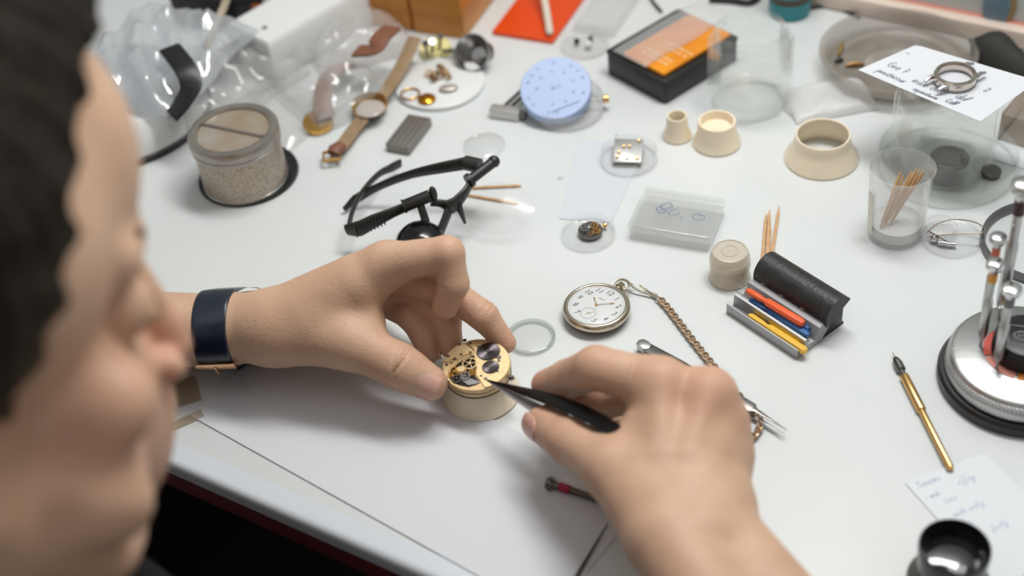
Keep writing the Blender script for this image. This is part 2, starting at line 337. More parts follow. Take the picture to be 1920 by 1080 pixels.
# ---------------------------------------------------------------- signed distance bodies (mm over the bench top)
def smin(a, b, k):
    h = np.maximum(k-np.abs(a-b), 0)/k; return np.minimum(a, b)-h*h*k*.25
class Field:
    def __init__(s, lo, hi, vox):
        s.lo = np.array(lo, float); s.vox = vox
        s.n = [int((hi[i]-lo[i])/vox)+2 for i in range(3)]
        s.ax = [(s.lo[i]+np.arange(s.n[i])*vox).astype(np.float32) for i in range(3)]
        s.d = np.full(s.n, 25, np.float32)
    def sub(s, lo, hi):
        sl = []
        for i in range(3):
            a = max(0, int((lo[i]-s.lo[i])/s.vox)); b = min(s.n[i], int((hi[i]-s.lo[i])/s.vox)+2)
            if b <= a: return None, None
            sl.append(slice(a, b))
        X = s.ax[0][sl[0]][:, None, None]; Y = s.ax[1][sl[1]][None, :, None]; Z = s.ax[2][sl[2]][None, None, :]
        return tuple(sl), (X, Y, Z)
    def cone(s, a, b, ra, rb, k=4., mode='add'):
        a = np.array(a, float); b = np.array(b, float); mg = max(ra, rb)+k+4
        sl, g = s.sub(np.minimum(a, b)-mg, np.maximum(a, b)+mg)
        if sl is None: return s
        ba = b-a; q = max(ba@ba, 1e-6)
        h = np.clip(((g[0]-a[0])*ba[0]+(g[1]-a[1])*ba[1]+(g[2]-a[2])*ba[2])/q, 0, 1)
        d = np.sqrt((g[0]-a[0]-h*ba[0])**2+(g[1]-a[1]-h*ba[1])**2+(g[2]-a[2]-h*ba[2])**2)-(ra+(rb-ra)*h)
        s.mix(sl, d.astype(np.float32), k, mode); return s
    def ell(s, c, r, R=None, k=4., mode='add'):
        c = np.array(c, float); r = np.array(r, float); mg = max(r)+k+4
        sl, g = s.sub(c-mg, c+mg)
        if sl is None: return s
        X, Y, Z = g[0]-c[0], g[1]-c[1], g[2]-c[2]
        if R is not None: X, Y, Z = (R[0][i]*X+R[1][i]*Y+R[2][i]*Z for i in range(3))
        k0 = np.sqrt((X/r[0])**2+(Y/r[1])**2+(Z/r[2])**2); k1 = np.sqrt((X/r[0]**2)**2+(Y/r[1]**2)**2+(Z/r[2]**2)**2)+1e-6
        s.mix(sl, (k0*(k0-1)/k1).astype(np.float32), k, mode); return s
    def mix(s, sl, d, k, mode):
        if mode == 'add': s.d[sl] = smin(s.d[sl], d, k)
        elif mode == 'cut': s.d[sl] = -smin(-s.d[sl], d, k)
    def crease(s, c, ax, side, rad=14, w=.8, dep=.7, spread=.2):
        c = np.array(c, float); ax = np.array(ax, float); ax /= np.linalg.norm(ax); side = np.array(side, float); side -= ax*(side@ax); side /= np.linalg.norm(side)
        sl, g = s.sub(c-rad, c+rad)
        if sl is None: return
        X, Y, Z = g[0]-c[0], g[1]-c[1], g[2]-c[2]; t = X*ax[0]+Y*ax[1]+Z*ax[2]
        q = X*side[0]+Y*side[1]+Z*side[2]; l = np.sqrt(np.maximum(X*X+Y*Y+Z*Z-t*t, 1e-3))
        msk = np.clip((q/l-spread)/(1-spread)*1.8, 0, 1)*np.clip((rad-l)/3, 0, 1)
        s.d[sl] += dep*np.exp(-(t/w)**2)*msk
    def mesh(s, keep=None):
        d = s.d; sg = d < 0; n = d.shape
        c = [sg[i:n[0]-1+i, j:n[1]-1+j, k:n[2]-1+k] for i in (0, 1) for j in (0, 1) for k in (0, 1)]
        anyv = c[0].copy(); allv = c[0].copy()
        for x in c[1:]: anyv |= x; allv &= x
        act = anyv & ~allv; I = np.argwhere(act); idx = np.full(act.shape, -1, np.int32); idx[act] = np.arange(len(I))
        acc = np.zeros((len(I), 3)); cnt = np.zeros(len(I))
        cor = [np.array((i, j, k)) for i in (0, 1) for j in (0, 1) for k in (0, 1)]
        vals = [d[I[:, 0]+o[0], I[:, 1]+o[1], I[:, 2]+o[2]] for o in cor]
        for a in range(8):
            for b in range(a+1, 8):
                if np.abs(cor[a]-cor[b]).sum() != 1: continue
                va, vb = vals[a], vals[b]; m = (va < 0) != (vb < 0); t = np.where(m, va/np.where(m, va-vb, 1), 0)
                acc += np.where(m[:, None], cor[a]+(cor[b]-cor[a])*t[:, None], 0); cnt += m
        V = (I+acc/cnt[:, None])*s.vox+s.lo; F = []
        for ax in range(3):
            u, v = (ax+1) % 3, (ax+2) % 3
            s0 = [slice(None)]*3; s1 = [slice(None)]*3; s0[ax] = slice(0, n[ax]-1); s1[ax] = slice(1, n[ax])
            ch = sg[tuple(s0)] != sg[tuple(s1)]; E = np.argwhere(ch); E = E[(E[:, u] > 0) & (E[:, v] > 0) & (E[:, u] < n[u]-1) & (E[:, v] < n[v]-1)]
            fl = sg[E[:, 0], E[:, 1], E[:, 2]]
            def cell(du, dv):
                q = E.copy(); q[:, u] += du; q[:, v] += dv; return idx[q[:, 0], q[:, 1], q[:, 2]]
            q = np.stack([cell(-1, -1), cell(0, -1), cell(0, 0), cell(-1, 0)], 1); q[~fl] = q[~fl][:, ::-1]; F.append(q)
        F = np.concatenate(F); F = F[(F >= 0).all(1)]
        return V, F
def np_mesh(name, V, F, mats, parent=None, fmat=None, attr=None):
    me = bpy.data.meshes.new(name); me.vertices.add(len(V)); me.vertices.foreach_set('co', (V*.001+np.array([0, 0, T])).astype(np.float32).ravel())
    me.loops.add(F.size); me.loops.foreach_set('vertex_index', F.astype(np.int32).ravel()); me.polygons.add(len(F))
    me.polygons.foreach_set('loop_start', np.arange(0, F.size, 4, dtype=np.int32)); me.polygons.foreach_set('loop_total', np.full(len(F), 4, np.int32))
    if fmat is not None: me.polygons.foreach_set('material_index', fmat.astype(np.int32))
    me.update(); me.validate(); me.polygons.foreach_set('use_smooth', np.ones(len(me.polygons), bool))
    for m in mats: me.materials.append(m)
    if attr is not None:
        a = me.attributes.new('flush', 'FLOAT', 'POINT'); a.data.foreach_set('value', attr.astype(np.float32))
    o = bpy.data.objects.new(name, me); put(o, parent); return o

def skin_mat():
    m, N, L = new_mat('skin'); b = N['Principled BSDF']
    tc = N.new('ShaderNodeTexCoord')
    n = N.new('ShaderNodeTexNoise'); n.inputs['Scale'].default_value = 45; n.inputs['Detail'].default_value = 6; L.new(tc.outputs['Object'], n.inputs[0])
    r = N.new('ShaderNodeValToRGB'); L.new(n.outputs['Fac'], r.inputs[0])
    r.color_ramp.elements[0].position = .35; r.color_ramp.elements[0].color = (*hexc('c6a085'), 1)
    r.color_ramp.elements[1].position = .68; r.color_ramp.elements[1].color = (*hexc('d0ab90'), 1)
    at = N.new('ShaderNodeAttribute'); at.attribute_name = 'flush'
    mx = N.new('ShaderNodeMix'); mx.data_type = 'RGBA'; L.new(at.outputs['Fac'], mx.inputs[0]); L.new(r.outputs[0], mx.inputs[6]); mx.inputs[7].default_value = (*hexc('cc8c77'), 1)
    L.new(mx.outputs[2], b.inputs['Base Color'])
    b.inputs['Roughness'].default_value = .5; b.inputs['Specular IOR Level'].default_value = .38
    b.inputs['Subsurface Weight'].default_value = .22; b.inputs['Subsurface Radius'].default_value = (1, .4, .22); b.inputs['Subsurface Scale'].default_value = .0022
    v = N.new('ShaderNodeTexVoronoi'); v.inputs['Scale'].default_value = 900; L.new(tc.outputs['Object'], v.inputs[0])
    n2 = N.new('ShaderNodeTexNoise'); n2.inputs['Scale'].default_value = 380; n2.inputs['Detail'].default_value = 5; L.new(tc.outputs['Object'], n2.inputs[0])
    ad = N.new('ShaderNodeMath'); L.new(v.outputs['Distance'], ad.inputs[0]); L.new(n2.outputs['Fac'], ad.inputs[1])
    bp = N.new('ShaderNodeBump'); bp.inputs['Strength'].default_value = .4; bp.inputs['Distance'].default_value = .0004; L.new(ad.outputs[0], bp.inputs['Height']); L.new(bp.outputs[0], b.inputs['Normal'])
    return m
SKIN = skin_mat()
NAIL = pbr('nail', 'd2a593', .28, spec=.5, sss=.1)

def chain(F, pts, rs, k=3.):
    for i in range(len(pts)-1): F.cone(pts[i], pts[i+1], rs[i], rs[i+1], k)
def nail(V0, F0, tip, base, nrm, R, half=6.2, length=10.):
    """nail plate: curved patch over the last finger bone, appended to the body mesh"""
    tip = np.array(tip, float); base = np.array(base, float); ax = tip-base; ax /= np.linalg.norm(ax)
    n = np.array(nrm, float); n -= ax*(n@ax); n /= np.linalg.norm(n); sd = np.cross(ax, n)
    nu, nv = 15, 13; Vn = []
    for top in (0, 1):
        for i in range(nu):
            for j in range(nv):
                a = (i/(nu-1)*2-1); t = j/(nv-1)
                wv = half*(1-.28*max(0, (.35-t)/.35)**2); ph = a*wv/R
                L_ = (t-.5)*length + (1-a*a)*1.3*(1 if t > .5 else -1)*abs(2*t-1)
                e = max(abs(a), abs(2*t-1)); rr = R+(.25 if top else -1.4)+.25*(1-e**4)*top
                Vn.append(tip-ax*(length*.5-R*.62)+ax*L_+n*(math.cos(ph)*(rr+.1)-.13*L_)+sd*math.sin(ph)*rr)
    Vn = np.array(Vn); Fn = []
    g = lambda t, i, j: t*nu*nv+i*nv+j
    for i in range(nu-1):
        for j in range(nv-1):
            Fn.append((g(1, i, j), g(1, i+1, j), g(1, i+1, j+1), g(1, i, j+1))); Fn.append((g(0, i, j), g(0, i, j+1), g(0, i+1, j+1), g(0, i+1, j)))
    for i in range(nu-1):
        Fn.append((g(0, i, 0), g(0, i+1, 0), g(1, i+1, 0), g(1, i, 0))); Fn.append((g(1, i, nv-1), g(1, i+1, nv-1), g(0, i+1, nv-1), g(0, i, nv-1)))
    for j in range(nv-1):
        Fn.append((g(0, 0, j), g(1, 0, j), g(1, 0, j+1), g(0, 0, j+1))); Fn.append((g(0, nu-1, j), g(0, nu-1, j+1), g(1, nu-1, j+1), g(1, nu-1, j)))
    V0.append(Vn); F0.append(np.array(Fn))

parts_V, parts_F, parts_M = [], [], []
def emit(V, F, mat=0):
    parts_V.append(V); parts_F.append(F); parts_M.append(mat)

# ---- left hand, karate-edge down, thumb and middle finger on the movement
LW = [Q(300, 616, 36), Q(425, 614, 32), Q(520, 607, 38)]       # forearm centre, wrist, carpus
Li = [Q(722, 496, 74), Q(838, 475, 84), Q(850, 532, 68), Q(834, 574, 54)]
Lm = [Q(722, 512, 52), Q(826, 538, 54), Q(906, 592, 40), Q(947, 643, 24)]
Lr = [Q(716, 530, 40), Q(800, 560, 38), Q(838, 600, 30), Q(846, 650, 17)]
Lp = [Q(704, 552, 27), Q(768, 590, 31), Q(792, 625, 24), Q(803, 662, 15)]
Lt = [Q(515, 622, 40), Q(652, 640, 42), Q(748, 686, 36), Q(805, 718, 27)]
vdir = W*1.0
def left_hand():
    f = Field((-262, -135, -4), (12, 10, 108), .85)
    elb = np.array([-430, -20, 45.])
    # forearm: two cones side by side give the wide wrist section along the view
    o = np.array([0, 12., -9.])
    e2_ = LW[0]+(elb-LW[0])*.5
    f.cone(LW[1]-o*.55, e2_-o*.6, 20.5, 29, 10); f.cone(LW[1]+o*.75, e2_+o*.8, 18.5, 29, 10)
    f.cone(LW[1]-o*.55, LW[2]-o*.6, 20.5, 20, 8); f.cone(LW[1]+o*.75, LW[2]+o*1.3, 18.5, 18, 8)
    # metacarpals
    f.cone(LW[2]-o*.5, Li[0]+(1, 2, -3), 20, 14, 9); f.cone(LW[2]+o*.4, Lm[0], 18, 12.5, 8)
    f.cone(LW[2]+o*1.2, Lr[0], 16, 11.5, 8); f.cone(LW[2]+o*1.6, Lp[0], 15.5, 11, 8)
    # thenar and web
    f.cone(Lt[0], Lt[1], 19, 15.5, 10)
    f.cone(Q(600, 590, 47), Q(668, 540, 62), 20, 14, 12)
    f.cone(Q(672, 535, 64), Q(690, 600, 48), 10, 8.5, 6)
    f.cone(Q(620, 610, 44), Q(682, 612, 45), 17, 11, 8)
    # fingers
    g = Field((-262, -135, -4), (12, 10, 108), .85)
    def fin(p, r):
        h = Field((-262, -135, -4), (12, 10, 108), .85); chain(h, p, r, 2.4)
        ax0 = p[1]-p[0]; 
        return h
    acc = None
    for p, r in ((Li, (12.2, 9.9, 8.9, 7.6)), (Lm, (12, 9.8, 8.8, 6.6)), (Lr, (11.5, 9.2, 8.3, 7.2)), (Lp, (10.5, 8.4, 7.6, 6.6))):
        h = fin(p, r); acc = h.d if acc is None else smin(acc, h.d, 1.4)
    th = Field((-262, -135, -4), (12, 10, 108), .85)
    chain(th, Lt[1:], (14.5, 12.6, 9.2), 4)
    th.cone(Lt[2]+(Lt[3]-Lt[2])*.45, Lt[3]+(Lt[3]-Lt[2])*.03, 11.6, 9.6, 3)
    f.d = smin(f.d, acc, 6.5); f.d = smin(f.d, th.d, 8)
    tocam = -W
    # creases: (point, axis, side)
    ai = Li[1]-Li[0]; aj = Li[2]-Li[1]; ak = Li[3]-Li[2]; palm = np.array([.2, -.3, -1.])
    f.crease(Li[1]+(2, 0, -3), (aj/np.linalg.norm(aj)+ai/np.linalg.norm(ai)), Q(800, 540, 60)-Li[1], 15, 1.0, 1.6, .2)
    f.crease(Li[2], (ak/np.linalg.norm(ak)+aj/np.linalg.norm(aj)), Q(780, 560, 60)-Li[2], 13, .8, 1.2, .2)
    a = Lt[3]-Lt[2]; nt = np.array([-.1, -.75, .65])
    for s_, dp, w_ in ((-4.2, .55, .6), (-1.6, .85, .7), (1.2, .75, .7), (4, .45, .6)):
        f.crease(Lt[2]+a/np.linalg.norm(a)*s_, a+np.array([0, 0, 3.*s_]), nt, 18, w_, dp*1.15, .15)
    am = Lm[2]-Lm[1]
    for s_ in (-1.5, 1.5): f.crease(Lm[2]+am/np.linalg.norm(am)*s_, am, (.4, .2, 1), 14, .7, .5, .3)
    # skin folds in the web
    for q_ in (0, 1, 2): f.crease(Q(707+q_*7, 560+q_*4, 50), Q(740, 560, 50)-Q(700, 566, 50), tocam, 20, .8, .5, .2)
    V, F = f.mesh()
    n_, m_ = [], []; nail(n_, m_, Lt[3]-(Lt[3]-Lt[2])*.05, Lt[2], (-.2, -.78, .60), 10.2, 8.2, 13.5)
    nail(n_, m_, Li[3], Li[2], Q(900, 600, 48)-Q(845, 570, 60)+np.array([0, 14, 4]), 7.9, 5.6, 9.5)
    nail(n_, m_, Lp[3], Lp[2], (.9, .7, .4), 6.9, 4.5, 8)
    return V, F, n_, m_
V, F, n_, m_ = left_hand(); emit(V, F)
for a, b in zip(n_, m_): emit(a, b, 1)

# ---- right hand from the near side, pinching the tweezers
Ri = [Q(1238, 722, 74), Q(1118, 690, 76), Q(1066, 710, 54), Q(1026, 722, 42)]
Rm = [Q(1326, 742, 72), Q(1215, 735, 56), Q(1140, 752, 40), Q(1084, 752, 33)]
Rr = [Q(1350, 792, 58), Q(1275, 785, 36), Q(1205, 805, 22), Q(1160, 800, 14)]
Rp = [Q(1358, 850, 46), Q(1305, 850, 24), Q(1250, 870, 12), Q(1215, 868, 10)]
Rt = [Q(1235, 985, 52), Q(1148, 880, 54), Q(1066, 826, 44), Q(1019, 796, 36)]
RW = [Q(1300, 985, 50), Q(1352, 1075, 46)]
def right_hand():
    lo, hi = (-16, -330, -3), (165, -105, 112)
    f = Field(lo, hi, .85)
    s_ = np.array([10., 4, -2.])          # across the hand, towards the little finger
    wr = Q(1300, 1005, 50); fa = Q(1362, 1130, 44); el = np.array([177., -475, 15])
    far = fa+(el-fa)*.45
    f.cone(wr-s_*1.15, far-s_*1.4, 20, 27, 10); f.cone(wr+s_*1.25, far+s_*1.5, 18.5, 26, 10)
    cp = [Q(1240, 930, 54), Q(1280, 925, 56), Q(1318, 930, 54), Q(1345, 945, 48)]
    for c, m in zip(cp, (Ri[0], Rm[0], Rr[0], Rp[0])): f.cone(c+(0, 0, -3), m+(0, 0, -3), 17, 13, 9)
    for c in cp: f.cone(c+(0, 0, -3), wr+(c-cp[1])*.55, 17, 18, 9)
    f.cone(Q(1260, 830, 52), Q(1330, 850, 50), 19, 17, 12)       # hand body
    f.cone(Rt[0]+(0, 0, -2), Rt[1], 19, 14.5, 10)
    f.cone(Q(1210, 880, 56), Q(1225, 800, 60), 14, 11, 10)        # first web muscle
    f.cone(Q(1170, 850, 55), Q(1205, 800, 58), 10, 9, 9)
    # knuckles and tendons
    for m, r in ((Ri[0], 13), (Rm[0], 13.8), (Rr[0], 12.5), (Rp[0], 11.5)): f.ell(m+(0, 0, .5), (r, r, r*.9), None, 9)
    for c, m in zip(cp, (Ri[0], Rm[0], Rr[0])): f.cone(m+(0, -4, 8.2), c*.75+m*.25+(0, 0, 11), 3, 1.4, 11)
    acc = None
    for p, r in ((Ri, (13.2, 11.6, 10.4, 8.8)), (Rm, (12.5, 10.5, 9.2, 8)), (Rr, (12, 10, 9, 7.8)), (Rp, (10.5, 8.8, 8, 7))):
        h = Field(lo, hi, .85); chain(h, p, r, 2.4); acc = h.d if acc is None else smin(acc, h.d, 1.4)
    th = Field(lo, hi, .85); chain(th, Rt[1:], (13.6, 11.6, 9.2), 4)
    th.cone(Rt[2]+(Rt[3]-Rt[2])*.5, Rt[3], 11.0, 9.8, 3)
    f.d = smin(f.d, acc, 6.5); f.d = smin(f.d, th.d, 8)
    a = Rt[3]-Rt[2]; nt = np.array([-.8, -.35, .5])
    for q_, dp in ((-6, .55), (-3.2, .8), (-.5, .8), (2.4, .6)):
        f.crease(Rt[2]+a/np.linalg.norm(a)*q_, a+np.array([q_*1.2, 0, 0]), nt, 18, .7, dp, .3)
    a = Ri[1]-Ri[0]
    for q_ in (-2, 1.5): f.crease(Ri[0]+a*.42+a/np.linalg.norm(a)*q_, a, (-.3, -.9, .5), 16, .9, .5, .3)
    a = Ri[2]-Ri[1]; f.crease(Ri[1]+(0, -1, -1), a, (.3, -1, -.6), 15, 1.1, 1.2, .2)
    a = Ri[3]-Ri[2]; f.crease(Ri[2], a, (.2, -1, -.6), 13, .9, .9, .2)
    # veins on the back
    V, F = f.mesh()
    n_, m_ = [], []; nail(n_, m_, Rt[3]-(Rt[3]-Rt[2])*.04, Rt[2], (-.62, -.68, .4), 10.5, 7.6, 13)
    return V, F, n_, m_
V, F, n_, m_ = right_hand(); emit(V, F)
for a, b in zip(n_, m_): emit(a, b, 1)

# ---- head, neck, torso
HZ = .56
_hc = CAM + (W*FPX + RT*(250-960) + UP*(540-499))*(HZ/FPX)            # bridge of the nose
A_, TA_, BE_ = math.radians(36), math.radians(6), math.radians(14)
HF = RT*math.cos(A_)+W*math.sin(A_)
HU = UP*math.cos(BE_)-W*math.sin(BE_); HU = HU-HF*(HU@HF); HU /= np.linalg.norm(HU)
HF, HU = HF*math.cos(TA_)+HU*math.sin(TA_)*0+0*HF, HU
_f = HF*math.cos(TA_)+HU*math.sin(TA_); HU = HU*math.cos(TA_)-HF*math.sin(TA_); HF = _f/np.linalg.norm(_f); HU /= np.linalg.norm(HU)
HL = np.cross(HU, HF)                                               # the person's left
HR = [HF, HL, HU]                                                   # rows: local axes in world
hc0 = _hc*1000; hc0[2] -= T*1000
hc = hc0-HF*87-HU*26
def hp(x, y, z): return hc+HF*x+HL*y+HU*z
NB = np.array([-255., -330, 95])                                    # base of the neck
SHL, SHR = np.array([-395., -215, 62]), np.array([-120., -430, 75])
ELL, ELR = np.array([-430., -20, 45]), np.array([177., -475, 15])
HIP = np.array([-330., -440, -350])
def head_field(f, off=0):
    e = lambda c, r, k=6, m='add': f.ell(hp(*c), r, HR, k, m)
    c = lambda a, b, ra, rb, k=6, m='add': f.cone(hp(*a), hp(*b), ra, rb, k, m)
    e((-14, 0, 46), (96, 74, 82), 8); e((26, 0, 68), (60, 62, 62), 12)
    e((34, 0, -20), (50, 56, 78), 14)
    for s in (-1, 1):
        c((2, s*46, -44), (66, s*15, -84), 17, 14, 14); c((0, s*54, -8), (0, s*48, -44), 14, 16, 12)
        e((56, s*38, -14), (26, 21, 19), 12); c((80, s*9, 40), (66, s*42, 38), 9, 8, 9)
        e((52, s*32, -50), (30, 20, 26), 12)
    e((74, 0, -84), (15, 18, 14), 10); e((74, 0, -50), (19, 26, 24), 12)
    for s in (-1, 1):
        e((91, s*31, 19), (15, 15, 10), 9, 'cut'); e((70, s*31, 18), (13, 14, 11.5), 2)
        f.cone(hp(82, s*22, 17), hp(82.5, s*31, 14.5), 1.6, 2.2, 2); f.cone(hp(82.5, s*31, 14.5), hp(79, s*41, 16), 2.2, 1.6, 2)
    c((84, 0, 28), (100, 0, 0), 6.5, 7, 6); c((99, 0, 0), (101.5, 0, -8), 7.5, 8.6, 4); c((86, 0, -18), (97, 0, -16), 9, 6, 5)
    for s in (-1, 1): e((95, s*11.5, -13), (9, 6.5, 7), 4); e((100, s*6, -20), (4.5, 2.6, 4), 2, 'cut')
    e((91, 0, -45), (8.5, 23, 5.5), 4); e((90, 0, -55.5), (8.5, 20, 6.2), 4); e((102, 0, -50), (9, 26, 1.1), 2.4, 'cut')
    for s in (-1, 1):
        e((-8, s*73, 4), (17, 6, 29), 4); e((-3, s*80, 3), (9, 5, 17), 3, 'cut'); e((-2, s*74, -24), (9, 5.5, 9), 4)
    f.cone(hp(-34, 0, -18), NB+(NB-hp(-34, 0, -18))*.2, 55, 64, 22)
    c((10, 0, -60), (-30, 0, -80), 30, 44, 24)
def body_field(vox=6., off=0.):
    f = Field((-620, -700, -420), (330, 60, 180), vox)
    f.cone(NB+(0, 0, -30), HIP*.5+NB*.5, 92+off, 118+off, 60); f.cone(HIP*.5+NB*.5, HIP, 122+off, 128+off, 60)
    sd = (SHR-SHL)/np.linalg.norm(SHR-SHL)
    f.cone(SHL+(0, 0, -6), SHR+(0, 0, -6), 56+off, 56+off, 50)
    f.cone(SHL*.6+NB*.4+(0, 0, -80), SHR*.6+NB*.4+(0, 0, -80), 88+off, 88+off, 60)
    f.cone(HIP-sd*75, HIP+sd*75, 112+off, 112+off, 60)
    f.cone(NB+(0, 0, 5), SHL+(0, 0, 10), 52+off, 42+off, 30); f.cone(NB+(0, 0, 5), SHR+(0, 0, 10), 52+off, 42+off, 30)
    return f, sd
def torso():
    f, sd = body_field()
    f.cone(SHL, ELL, 50, 40, 20); f.cone(SHR, ELR, 50, 40, 20)
    f.cone(ELL, ELL+(Q(300, 616, 36)-ELL)*.6, 38, 30, 16); f.cone(ELR, ELR+(Q(1362, 1130, 44)-ELR)*.75, 38, 28, 14)
    return f.mesh()
hb = Field(hc-(190, 190, 200), hc+(190, 190, 210), 2.3); head_field(hb); V, F = hb.mesh(); emit(V, F)
V, F = torso(); emit(V, F)
off = 0; Vs = []; Fs = []; Ms = []
for a, b, c in zip(parts_V, parts_F, parts_M):
    Vs.append(a); Fs.append(b+off); Ms.append(np.full(len(b), c)); off += len(a)
Vs = np.concatenate(Vs)
fl = np.zeros(len(Vs))
for p_, r_, w_ in [(Li[3], 13, .5), (Lt[2], 12, .35), (Lt[3], 12, .35), (Lm[3], 13, .45), (Lm[2], 9, .3), (Li[1], 12, .25), (Rt[3], 14, .5), (Ri[3], 14, .6), (Ri[2], 11, .4), (Ri[1], 13, .4), (Rt[2], 13, .35), (Ri[0], 16, .35), (Rm[0], 18, .45), (Lp[3], 11, .4), (Lr[3], 11, .4),
                   (hp(100, 0, -12), 20, .65), (hp(60, 45, -15), 30, .4), (hp(60, -45, -15), 30, .35), (hp(92, 0, -50), 18, .5), (hp(-8, -75, 5), 28, .5), (hp(-8, 75, 5), 28, .5)]:
    fl = np.maximum(fl, w_*np.exp(-((Vs-p_)**2).sum(1)/(r_*r_)))
person = np_mesh('person', Vs, np.concatenate(Fs), [SKIN, NAIL], fmat=np.concatenate(Ms), attr=fl)
tag(person, 'dark-haired person in a dark shirt bending over the bench, tweezers in the right hand', 'person')

# hair
hv = Field(hc-(150, 150, 110), hc+(150, 150, 190), 2.2)
hv.ell(hp(-16, 0, 50), (104, 81, 92), HR, 8); hv.ell(hp(26, 0, 84), (66, 62, 58), HR, 16); hv.ell(hp(46, 0, 130), (34, 48, 18), HR, 16)
hv.ell(hp(-30, 0, -10), (75, 72, 70), HR, 12)
gx = hv.ax[0][:, None, None]-hc[0]; gy = hv.ax[1][None, :, None]-hc[1]; gz = hv.ax[2][None, None, :]-hc[2]
lx, ly, lz = (HR[i][0]*gx+HR[i][1]*gy+HR[i][2]*gz for i in range(3))
hl = np.interp(lz, [-75, -60, -35, -28, 0, 25, 50, 70, 90, 108, 140, 200], [-60, -45, -22, 8, 18, 27, 33, 38, 45, 54, 78, 130])
wv = 2.2*np.sin(lx*.16+ly*.05+2*np.sin(lz*.06))*np.sin(lz*.11+ly*.09+1.3*np.sin(lx*.05))+1.4*np.sin(lx*.42+ly*.38)*np.sin(lz*.2)
hv.d = np.maximum(hv.d+wv, (lx-hl)*.7+2*np.sin(lz*.3))
V, F = hv.mesh()
def hair_mat():
    m, N, L = new_mat('hair'); b = N['Principled BSDF']; tc = N.new('ShaderNodeTexCoord')
    mp = N.new('ShaderNodeMapping'); mp.inputs['Scale'].default_value = (40, 40, 400); L.new(tc.outputs['Object'], mp.inputs[0])
    n = N.new('ShaderNodeTexNoise'); n.inputs['Scale'].default_value = 3; n.inputs['Detail'].default_value = 6; L.new(mp.outputs[0], n.inputs[0])
    n2 = N.new('ShaderNodeTexNoise'); n2.inputs['Scale'].default_value = 22; L.new(tc.outputs['Object'], n2.inputs[0])
    at = N.new('ShaderNodeAttribute'); at.attribute_name = 'flush'
    r = N.new('ShaderNodeValToRGB'); L.new(n.outputs['Fac'], r.inputs[0]); r.color_ramp.elements[0].color = (*hexc('0c0904'), 1); r.color_ramp.elements[1].color = (*hexc('2c2012'), 1)
    r.color_ramp.elements[0].position = .35; r.color_ramp.elements[1].position = .7
    mx = N.new('ShaderNodeMix'); mx.data_type = 'RGBA'; L.new(at.outputs['Fac'], mx.inputs[0]); L.new(r.outputs[0], mx.inputs[6]); mx.inputs[7].default_value = (*hexc('6b5f50'), 1)
    L.new(mx.outputs[2], b.inputs['Base Color']); b.inputs['Roughness'].default_value = .6; b.inputs['Specular IOR Level'].default_value = .15
    bp = N.new('ShaderNodeBump'); bp.inputs['Strength'].default_value = .8; bp.inputs['Distance'].default_value = .003; L.new(n.outputs['Fac'], bp.inputs['Height']); L.new(bp.outputs[0], b.inputs['Normal'])
    return m
HAIR = hair_mat()
ga = np.zeros(len(V))
for s in (-1, 1):
    for q_, r_, w_ in (((30, s*70, 20), 26, .8), ((20, s*74, -8), 20, .6), ((42, s*62, 42), 18, .4)): ga = np.maximum(ga, w_*np.exp(-((V-hp(*q_))**2).sum(1)/(r_*r_)))
hair = np_mesh('hair', V, F, [HAIR], person, attr=ga); hair['label'] = 'short dark brown hair with grey temples'
for s in (-1, 1):
    eb = MB()
    pts = [tuple(hp(x, s*y, z)) for x, y, z in ((83, 14, 39), (81, 24, 44), (74, 36, 45), (65, 47, 40))]
    eb.tube(bez(pts, 6), [1.2+.8*math.sin(math.pi*(i/18)**.7) for i in range(19)], 8)
    eb.build('eyebrow', HAIR, person, loc=(0, 0, T))
# clothes
SHIRT = pbr('dark_cotton', (.006, .006, .007), .9, var=.4, vscale=300, bump=.3, bscale=900, spec=.2)
TROU = pbr('black_denim', (.006, .006, .008), .9, bump=.4, bscale=700, spec=.15)
f, sd = body_field(6., 7.)
f.cone(SHL, SHL*.4+ELL*.6, 58, 55, 20); f.cone(SHR, SHR*.4+ELR*.6, 58, 55, 20)
f.cone(NB+(hp(-34, 0, -18)-NB)*.32, NB+(hp(-34, 0, -18)-NB)*1.0, 68, 60, 4, 'cut')
V, F = f.mesh(); np_mesh('shirt', V, F, [SHIRT], person)
f = Field((-620, -700, -945), (250, 120, -220), 8.)
for s, kn, ft in ((-1, np.array([-320., -60, -330]), np.array([-340., -70, -870])), (1, np.array([-80., -190, -330]), np.array([-95., -215, -870]))):
    h0 = HIP+sd*75*s; f.cone(h0, kn, 96, 68, 40); f.cone(kn, ft, 66, 48, 20)
f.cone(HIP-sd*75, HIP+sd*75, 126, 126, 40)
V, F = f.mesh(); np_mesh('trousers', V, F, [TROU], person)
for ft in (np.array([-340., -70, -870]), np.array([-95., -215, -870])):
    mb = MB()
    if 1:
        d = np.array([.57, .82, 0]); mb.tube([tuple(ft-d*45+(0, 0, -28)), tuple(ft+(0, 0, -20)), tuple(ft+d*110+(0, 0, -32)), tuple(ft+d*165+(0, 0, -38))], [34, 42, 40, 24], 16)
    mb.build('shoe', TROU, person, loc=(0, 0, T))

